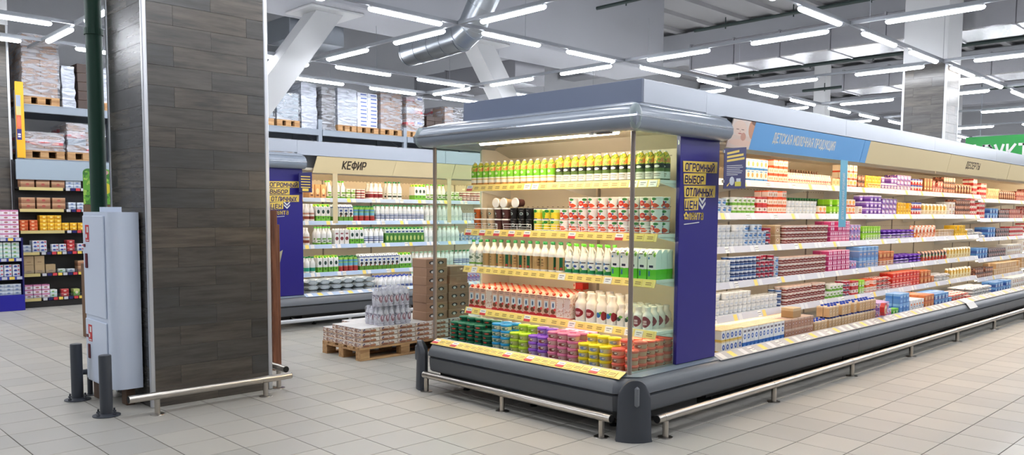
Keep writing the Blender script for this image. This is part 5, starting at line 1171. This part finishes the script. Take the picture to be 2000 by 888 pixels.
for i, (u, kd) in enumerate(((.36, 'beige_coffee_cup'), (.455, 'beige_coffee_cup'), (.60, 'brown_coffee_cup'))):
    p = fr.at(u, .385+.10, 1.40+2*.0944+.0435)
    o = place(kd, p, fr.rz, ['beige coffee cup lying on its side on top of stack, leftmost', 'beige coffee cup lying on its side on stack, between two others', 'brown coffee cup lying on its side atop black cups'][i], 'coffee cups lying on their sides'); o.rotation_euler = (PI/2, 0, fr.rz)
box('red_juice_box', 'red and white box', .11, .08, .055, pmat('rjb', [(0, (206, 40, 30))], [(.12, .5, .14, 1, (240, 214, 196), 1), (.12, .6, .06, .2, (206, 60, 40))]))
place('red_juice_box', fr.at(1.0, .80, .695+.2035+.001), fr.rz, 'red and white box lying on the cartons at the back of fourth shelf', None)
for i, (dx, dl) in enumerate(((.0, 0), (.11, .002))):
    box('kraft_display_box', 'kraft box', .16, .12, .09, pmat('kdb', [(0, (176, 140, 96)), (.7, (206, 180, 140))]))
place('kraft_display_box', FR['R'][0].at(1.62, .165, .41+.0006+2*.0888), 0, 'brown cardboard box on the shrink wrapped cartons on the deck of long right case', None)
# red boxed cheese standing on the front lip
o = thing('cheese_box', 'red octagonal cheese box leaning on the front edge of the long right case', 'box', (5.87, -2.60, .4535), .15)
b = MB(); b.prism([(.075*math.cos(PI/8+k*PI/4), .075+.0725*math.sin(PI/8+k*PI/4)) for k in range(8)], 'y', -.022, .022); b.obj('carton_body', mat((186, 36, 40), .4), o)
b = MB(); b.tube((.0, -.0235, .075), (.0, -.0222, .075), .048, 16); b.obj('round_label', pmat('chl', [(0, (226, 206, 150))], [(.6, .4, .3, .3, (170, 110, 60)), (.4, .7, .2, .15, (240, 236, 210))], vary=0), o)
# ------------------------------------------------------------------ wooden pallets
M_PB = plank_mat('pallet_wood', (190, 148, 100), (206, 168, 122), (150, 108, 70), 0, .75)
def pallet(L, D, loc, label, rz=0, parent=None, h=.135, group=None):
    o = thing('pallet', label, 'pallet', loc, rz, group) if parent is None else link('pallet', None, parent, loc)
    k = h/.135
    key = (L, D, h)
    if key not in PC:
        PC[key] = (MB().box(-L/2, L/2, -.055, .055, 0, .019*k, bev=.002).mesh('deck_board', M_PB), MB().box(-.06, .06, -D/2, D/2, 0, .019*k, bev=.002).mesh('stringer_board', M_PB),
                   MB().box(-.06, .06, -.045, .045, 0, .078*k, bev=.004).mesh('block', M_PB), MB().box(-L/2, L/2, -.045, .045, 0, .018*k, bev=.002).mesh('bottom_board', M_PB))
    a, b, c, d = PC[key]
    for y in (-D/2+.055, -D/4+.01, 0, D/4-.01, D/2-.055): link('deck_board', a, o, (0, y, h-.0192*k))
    for x in (-L/2+.06, 0, L/2-.06):
        link('stringer_board', b, o, (x, 0, h-.0385*k))
        for y in (-D/2+.045, 0, D/2-.045): link('block', c, o, (x, y, .0185*k))
    for y in (-D/2+.045, 0, D/2-.045): link('bottom_board', d, o, (0, y, .0003))
    return o
PC = {}
pallet(1.16, .74, (2.155, 1.385, 0), 'wooden pallet on the floor under the printed cartons, nearer one')
pallet(1.16, .74, (3.36, 1.385, 0), 'wooden pallet seen through the left glass of the end case')
zP = .1355
M_PC = pmat('printed_flat', [(0, (196, 160, 124)), (.1, (206, 176, 150)), (.5, (214, 196, 184)), (.93, (226, 222, 220))], [(.3, .35, .2, .2, (150, 96, 70)), (.66, .4, .16, .22, (176, 120, 90)), (.5, .12, .46, .06, (130, 100, 76), 1)], [(24, .55, (150, 110, 92), .12, .9), (40, .58, (90, 84, 110), .3, .9), (14, .6, (226, 216, 206), .2, .9)])
box('printed_carton', 'printed carton', .234, .182, .05, M_PC, 'carton', .002)
n = 0
for (px, nx) in ((1.585, 5), (2.79, 4)):
    for l in range(4):
        for i in range(nx):
            for j in range(4):
                if l == 3 and (i, j) in ((0, 3),) and px < 2: continue
                place('printed_carton', (px+.118+i*.2365+(.004 if l % 2 else 0), 1.02+.0935+j*.184, zP+l*.0508), 0, 'flat printed carton, %s along, %s row deep, %s layer of the ' % (ORD[i], ROWN[j], LAYN[l])+('nearer pallet' if px < 2 else 'pallet behind glass'), 'printed cartons on the '+('nearer pallet' if px < 2 else 'second pallet'))
zc = zP+4*.0508+.0006
# shrink packs of white bottles
M_SHR = pmat('shrink_bottle', [(0, (206, 204, 214)), (.3, (222, 222, 228)), (.82, (206, 206, 216))], [(.5, .4, .3, .2, (140, 60, 76)), (.5, .45, .12, .12, (226, 206, 214))], [(18, .58, (120, 110, 130), .1, .9)], rough=.2)
def shrinkpack(loc, label, rz=0):
    o = thing('bottle_pack', label, 'bottle pack', loc, rz, 'shrink packs of white bottles on the pallet'); bm_ = MB().lathe([(.033, .001), (.034, .02), (.034, .12), (.018, .165), (.015, .196), (.013, .2)], 10).mesh('bottle', M_SHR, 50)
    for i in range(3):
        for j in range(2): link('bottle', bm_, o, (-.069+i*.069, -.0345+j*.069, 0))
    MB().box(-.106, .106, -.071, .071, .0005, .203, bev=.022).obj('shrink_film', M_FILM, o)
M_FILM = wrap_mat((232, 232, 240), .82)
spk = [(1.95, 1.12, 0), (2.17, 1.12, 0), (1.95, 1.275, 0), (2.17, 1.275, 0), (1.935, 1.12, .2045), (2.155, 1.13, .2045), (2.155, 1.28, .2045)]
for i, (x, y, z) in enumerate(spk): shrinkpack((x, y, zc+z), ['front left lower', 'front right lower', 'rear left lower', 'rear right lower', 'front left upper', 'front right upper', 'rear upper'][i]+' shrink pack of white bottles beside the brown box tower')
M_BBX = pmat('brown_case', [(0, (158, 122, 96)), (.9, (172, 136, 110))], [(.28, .55, .14, .2, (40, 40, 38)), (.28, .5, .07, .14, (216, 212, 206)), (.7, .55, .14, .2, (40, 40, 38)), (.7, .5, .07, .14, (206, 200, 196))], [], rough=.7)
M_BBX2 = pmat('brown_case_plain', [(0, (160, 124, 98)), (.92, (174, 138, 112))], [(.5, .5, .12, .2, (170, 136, 110), 1)], [], rough=.7)
box('brown_box', 'brown box', .30, .25, .098, M_BBX, 'box', .002); box('plain_brown_box', 'brown box', .27, .25, .098, M_BBX2, 'box', .002)
ordn = ['lowest', 'second from bottom', 'third from bottom', 'middle', 'third from top', 'second from top', 'topmost']
for i in range(7): place('brown_box', (2.445+.17+(.006 if i % 2 else 0), 1.17, zc+i*.0988), 0, ordn[i]+' brown box with cut-out windows in the left tower on pallet', 'brown boxes of the left tower')
for i in range(6): place('plain_brown_box' if i > 3 else 'brown_box', (2.965+(.005 if i % 2 else 0), 1.20, zc+i*.0988), 0, ['lowest', 'second lowest', 'third lowest', 'third from top', 'second from top', 'topmost'][i]+' brown box in the right tower seen through glass', 'brown boxes of the right tower')

# ------------------------------------------------------------------ pallet rack along the back wall
RX0, RX1 = -2.4, 15.2
o = thing('pallet_rack', 'grey steel pallet rack along the back wall', 'rack', (0, 8.6, 0))
ups = [.325, 2.0, 5.72, 7.87, 10.4, 12.7, 15.0]
for x in ups:
    for y in (.02, 1.05): MB().box(x-.045, x+.045, y, y+.07, .001, 3.42 if x < 9 else 3.4, bev=.004).obj('upright', M_RACK, o)
    b = MB()
    for z in (.5, 1.3, 2.1, 2.9): b.tube((x, .09, z), (x, 1.05, z+.5), .012, 6)
    b.obj('diagonal_brace', M_RACK, o)
for a, c in zip(ups, ups[1:]):
    for z in (3.09, 2.235):
        for y in (.0, 1.07): MB().box(a+.046, c-.046, y, y+.05, z, z+.115, bev=.006).obj('load_beam', M_RACK, o)
    for z in (3.206, 2.351): MB().box(a+.05, c-.05, .001, 1.12, z, z+.012).obj('deck_panel', M_RACK, o)
M_DK = mat((46, 36, 32), .6); M_BRB = pmat('rack_carton', [(0, (150, 116, 92)), (.93, (170, 136, 110))], [(.5, .5, .2, .12, (120, 86, 66), 1)], rough=.7, vary=.1)
M_WHB = pmat('rack_white_carton', [(0, (222, 226, 236)), (.95, (204, 210, 222))], [(.62, .5, .3, .16, (76, 100, 170), 1)], rough=.6)
M_RDB = pmat('rack_red_carton', [(0, (206, 50, 56)), (.5, (226, 214, 216))], [(.5, .25, .26, .1, (236, 190, 170), 1)], rough=.6)
M_DKB = pmat('rack_dark_carton', [(0, (62, 48, 42)), (.95, (84, 66, 56))], [], rough=.6, vary=.12)
M_GRB = pmat('rack_grey_carton', [(0, (150, 164, 176)), (.9, (176, 188, 200))], [], [(8, .56, (110, 126, 140), 0, 1)], rough=.4)
F_CLEAR = wrap_mat((228, 232, 240), .62); F_DENSE = wrap_mat((214, 220, 232), .12)
def load(x0, x1, z, h, mats, film, label, y0=.06, D=.95, nx=2, nz=5, pal=True, ins=None):
    """a stretch-wrapped stack of cartons on its pallet"""
    w_ = x1-x0; r = thing('wrapped_pallet_load', label, 'pallet load', ((x0+x1)/2, 8.6+y0+D/2, z))
    hp = 0
    if pal: pallet(round(w_, 2), D, (0, 0, 0), '', 0, r); hp = .136
    ch = (h-hp)/nz; ny = 2
    cw = (w_-.03)/nx; cdp = (D-.03)/ny
    cache = {}
    for l in range(nz):
        for i in range(nx):
            for j in range(ny):
                m = mats[(l*3+i*2+j) % len(mats)] if len(mats) > 1 else mats[0]
                if m.name not in cache: cache[m.name] = MB().box(-cw/2+.002, cw/2-.002, -cdp/2+.002, cdp/2-.002, 0, ch-.002, bev=.006).mesh('carton', m)
                link('carton', cache[m.name], r, (-w_/2+.015+cw*(i+.5)+random.uniform(-.006, .006), -D/2+.015+cdp*(j+.5), hp+l*ch))
    if film:
        b = MB(); N, H_ = 20, 8; vs = []; fs = []
        for k in range(H_+1):
            for i in range(N):
                s = i/N*4; q = int(s); t = s-q; cs = [(-1, -1), (1, -1), (1, 1), (-1, 1)]; p, e = cs[q], cs[(q+1) % 4]
                px, py = p[0]+(e[0]-p[0])*t, p[1]+(e[1]-p[1])*t; g = random.uniform(.004, .028)
                vs.append((px*(w_/2+g-.012), py*(D/2+g-.012), hp+.0+(h-hp+.012)*k/H_))
        for k in range(H_):
            for i in range(N): fs.append((k*N+i, k*N+(i+1) % N, (k+1)*N+(i+1) % N, (k+1)*N+i))
        fs.append(tuple(H_*N+i for i in range(N)))
        b.add(vs, fs).obj('stretch_film', film, r, 40)
    return r
ZB = 3.219
load(.40, .93, ZB, 1.10, [M_BRB], F_CLEAR, 'tall brown carton load on its pallet, left end of upper rack')
load(.97, 1.16, ZB, .66, [M_GRB], F_DENSE, 'narrow white film wrapped stack beside the tall brown carton load', nx=1, pal=False)
load(1.19, 1.37, ZB, .74, [M_DKB], None, 'narrow stack of dark brown boxes by the green standpipe', nx=1, pal=False)
load(1.40, 1.95, ZB, .70, [M_GRB], F_DENSE, 'white wrapped load on upper rack half hidden by the green standpipe', nx=1)
load(2.1, 3.1, ZB, .8, [M_BRB], F_CLEAR, 'brown carton load on the upper rack hidden by the clad column')
load(4.1, 4.72, ZB, .68, [M_GRB, M_RDB], F_CLEAR, 'pale wrapped load on upper rack just right of the clad column', nx=1, nz=4)
load(4.78, 5.28, ZB, .66, [M_GRB], F_CLEAR, 'blue-grey wrapped load, second right of the clad column', nx=1, nz=4)
load(5.32, 5.66, ZB, .90, [M_GRB], F_DENSE, 'tall silver film wrapped stack on the upper rack', nx=1, pal=False)
load(5.78, 6.10, ZB, .86, [M_DKB], F_CLEAR, 'tall stack of dark brown boxes on the upper rack', nx=1, pal=False, nz=6)
load(6.16, 6.62, ZB, .88, [M_GRB], F_DENSE, 'silver foil wrapped load left of the white printed cartons', nx=1)
load(6.64, 7.18, ZB, .86, [M_WHB], None, 'pallet load of white cartons with blue print on upper rack', nx=2, nz=9)
load(7.24, 7.81, ZB, .92, [M_BRB], F_CLEAR, 'film wrapped tan carton load right of the white printed cartons', nz=4)
load(7.93, 8.42, ZB, .94, [M_BRB, M_WHB, M_BRB, M_RDB], F_CLEAR, 'mixed brown and white film wrapped load with red stripe', nz=6)
load(8.5, 9.0, ZB, .52, [M_DKB], None, 'low stack of dark boxes above the curved awning', nx=2, nz=5, pal=False)
load(9.04, 9.60, ZB, .78, [M_BRB, M_RDB, M_DKB], F_CLEAR, 'brown boxes with two red ones above the curved awning', nx=2, nz=5)
load(9.68, 10.25, ZB, .72, [M_BRB, M_GRB], F_DENSE, 'white film wrapped load next to the grey fascia of end case', nx=2, nz=4)
load(10.5, 11.4, ZB, .8, [M_BRB], F_CLEAR, 'brown carton load far right on the upper rack')
zl = 2.364
load(.385, .98, zl, .42, [M_BRB, M_RDB], F_CLEAR, 'low brown load with red and white boxes under the upper beam at left', nx=2, nz=3)
load(1.02, 1.60, zl, .60, [M_BRB, M_BRB, M_RDB, M_GRB], F_CLEAR, 'film wrapped brown load with red box beside the green standpipe, lower level', nx=2, nz=4)
load(2.06, 2.9, zl, .5, [M_BRB], F_CLEAR, 'brown carton load on lower rack level behind the column')
for k, x in enumerate((4.2, 5.8, 6.8, 8.2, 9.3)): load(x, x+.95, zl, .55, [M_DKB if k % 2 else M_BRB], F_CLEAR, ['first', 'second', 'third', 'fourth', 'fifth'][k]+' shadowed carton load on lower rack level behind КЕФИР case', nx=2, nz=3)

# ------------------------------------------------------------------ dark shelf rack under the pallet rack, far left
o = thing('shelf_rack', 'dark metal shop rack of six shelves under a pale grey header, far left', 'shelf rack', (.23, 8.36, 0))
LL = 1.9
M_DARK = mat((30, 28, 30), .5)
MB().box(-.03, LL, .235, .239, .0, 2.30).obj('back_panel', M_DARK, o)
MB().box(-.03, LL, .0, .03, 1.99 if False else 2.02, 2.33, bev=.004).obj('header_panel', mat((150, 164, 176), .5), o)
for x in (-.03, LL): MB().box(x-.015, x+.015, .2, .234, .001, 2.33, bev=.003).obj('upright', M_DARK, o)
MB().box(-.01, LL-.02, .02, .23, .001, .1).obj('kick_plate', M_DARK, o)
M_STL = pmat('stripe_rail', [(0, (226, 206, 120))], vary=0)
for i, z in enumerate((1.90, 1.56, 1.22, .88, .54, .15)):
    s = MB().box(-.012, LL-.02, .0, .232, z-.025, z-.0005, bev=.002).obj('shelf', M_DARK, o)
    MB().box(.0, .62 if i < 3 else .25, -.006, -.001, z-.045, z+.003).obj('yellow_price_strip', mat((206, 188, 126), .5), s)
    q = MB()
    for k in range(16):
        x = (.66 if i < 3 else .28)+k*.075
        if x < 1.8: q.box(x, x+.06, -.006, -.001, z-.042, z+.001, k % 4 if i > 1 else (k % 3))
    stuff(q.obj('price_tags', [M_STRIPW, M_NAVY, mat((206, 60, 70), .5), M_YEL], s))
    if i > 2:
        g = MB()
        for dz in (.02, .045): g.tube((.02, .012, z+dz), (1.8, .012, z+dz), .002, 5)
        for k in range(8): g.tube((.03+k*.25, .012, z), (.03+k*.25, .012, z+.045), .002, 5)
        g.obj('wire_guard', M_RACK, s)
# blue display stand
o = thing('display_stand', 'dark blue promotional display stand with stepped tiers at the left edge', 'display stand', (-.75, 8.12, 0))
MB().box(.0, .95, .0, .235, .001, .244, bev=.004).obj('plinth', mat((26, 22, 150), .45), o)
MB().box(.93, .95, .0, .235, .245, 1.12).obj('side_wall', mat((24, 22, 96), .5), o); MB().box(.0, .929, .22, .235, .245, 1.45).obj('back_wall', M_DARK, o)
for i, z in enumerate((1.12, .81, .53)):
    s = MB().box(.0, .928, .0, .219, z-.015, z-.0003).obj('tier', M_NAVY, o); MB().box(.0, .928, -.006, -.0005, z-.05, z+.0).obj('price_rail', mat((60, 70, 160), .5), s)
    q = MB()
    for k in range(9): q.box(.05+k*.1, .12+k*.1, -.008, -.0062, z-.046, z-.004, k % 2)
    stuff(q.obj('price_tags', [M_STRIPW, M_YEL], s))
for lv, kd, rows, ly in ((0, 'white_pink_packet', 2, 6), (1, 'mint_packet', 2, 4), (2, 'blue_white_packet', 2, 3), (3, 'grey_packet', 2, 3)): run('B', lv, .02, .91, kd, rows, ly)
# yellow sign fixed to the far left column, leaf poster board
o = thing('yellow_sign', 'tall yellow pictured sign board beside the far left column', 'sign', (.30, 8.5, 2.36))
MB().box(-.01, .03, .0305, .119, .5, .54).obj('bracket', M_RACK, o)
MB().box(-.04, .075, .0, .03, .0, 1.18, bev=.004).obj('board', mat((232, 172, 20), .5), o)
MB().box(-.035, .03, -.003, -.0005, .28, .97).obj('picture_print', pmat('ysg', [(0, (40, 30, 110)), (.24, (206, 96, 60)), (.55, (190, 180, 120)), (.75, (150, 160, 180))], [(.5, .4, .4, .12, (226, 110, 80)), (.5, .12, .3, .02, (226, 220, 236), 1), (.5, .07, .3, .015, (226, 220, 236), 1)], vary=0), o)
o = thing('leaf_poster', 'green leafy rounded poster board standing left of the green standpipe', 'poster', (.2, 4.6, 0))
pr_ = [(-.16, 1.62), (.16, 1.62), (.16, 2.0)]+[(.16-.06+.06*math.cos(t*PI/8), 2.0+.05*math.sin(t*PI/8)) for t in range(1, 5)]+[(-.10+.06*math.cos(PI/2+t*PI/8), 2.0+.05*math.sin(PI/2+t*PI/8)) for t in range(0, 5)]
MB().prism(pr_, 'y', -.01, .0).obj('board', pmat('lfp', [(0, (96, 160, 50))], [(.6, .9, .3, .1, (196, 150, 150)), (.35, .7, .1, .1, (60, 140, 110)), (.78, .45, .2, .16, (206, 190, 40))], [(9, .54, (60, 120, 40), 0, 1), (16, .58, (150, 190, 80), 0, 1)], vary=0), o)
MB().box(-.16, .16, -.008, .02, .9, 1.615, bev=.004).obj('wooden_stand', mat((104, 78, 56), .7), o); MB().box(-.18, .18, -.12, .12, .0005, .9, bev=.006).obj('crate_base', mat((110, 82, 58), .7), o)
# green hanging sign far right
o = thing('hanging_sign', 'green hanging sign reading ФРУКТЫ above the far end of long case', 'sign', (18.0, .24, 2.6))
MB().box(.0, .06, -2.2, .0, .0, .78, bev=.004).obj('board', mat((28, 150, 62), .45), o)
text('ФРУКТЫ', .36, M_WHITE, o, (-.0005, -.83, .2), (PI/2, 0, -PI/2), 1.5, 'CENTER', 0, .16, .004)
for y in (-.3, -1.9): MB().tube((.03, y, .78), (.03, y, 2.09), .006, 5).obj('suspension_wire', M_RACK, o)
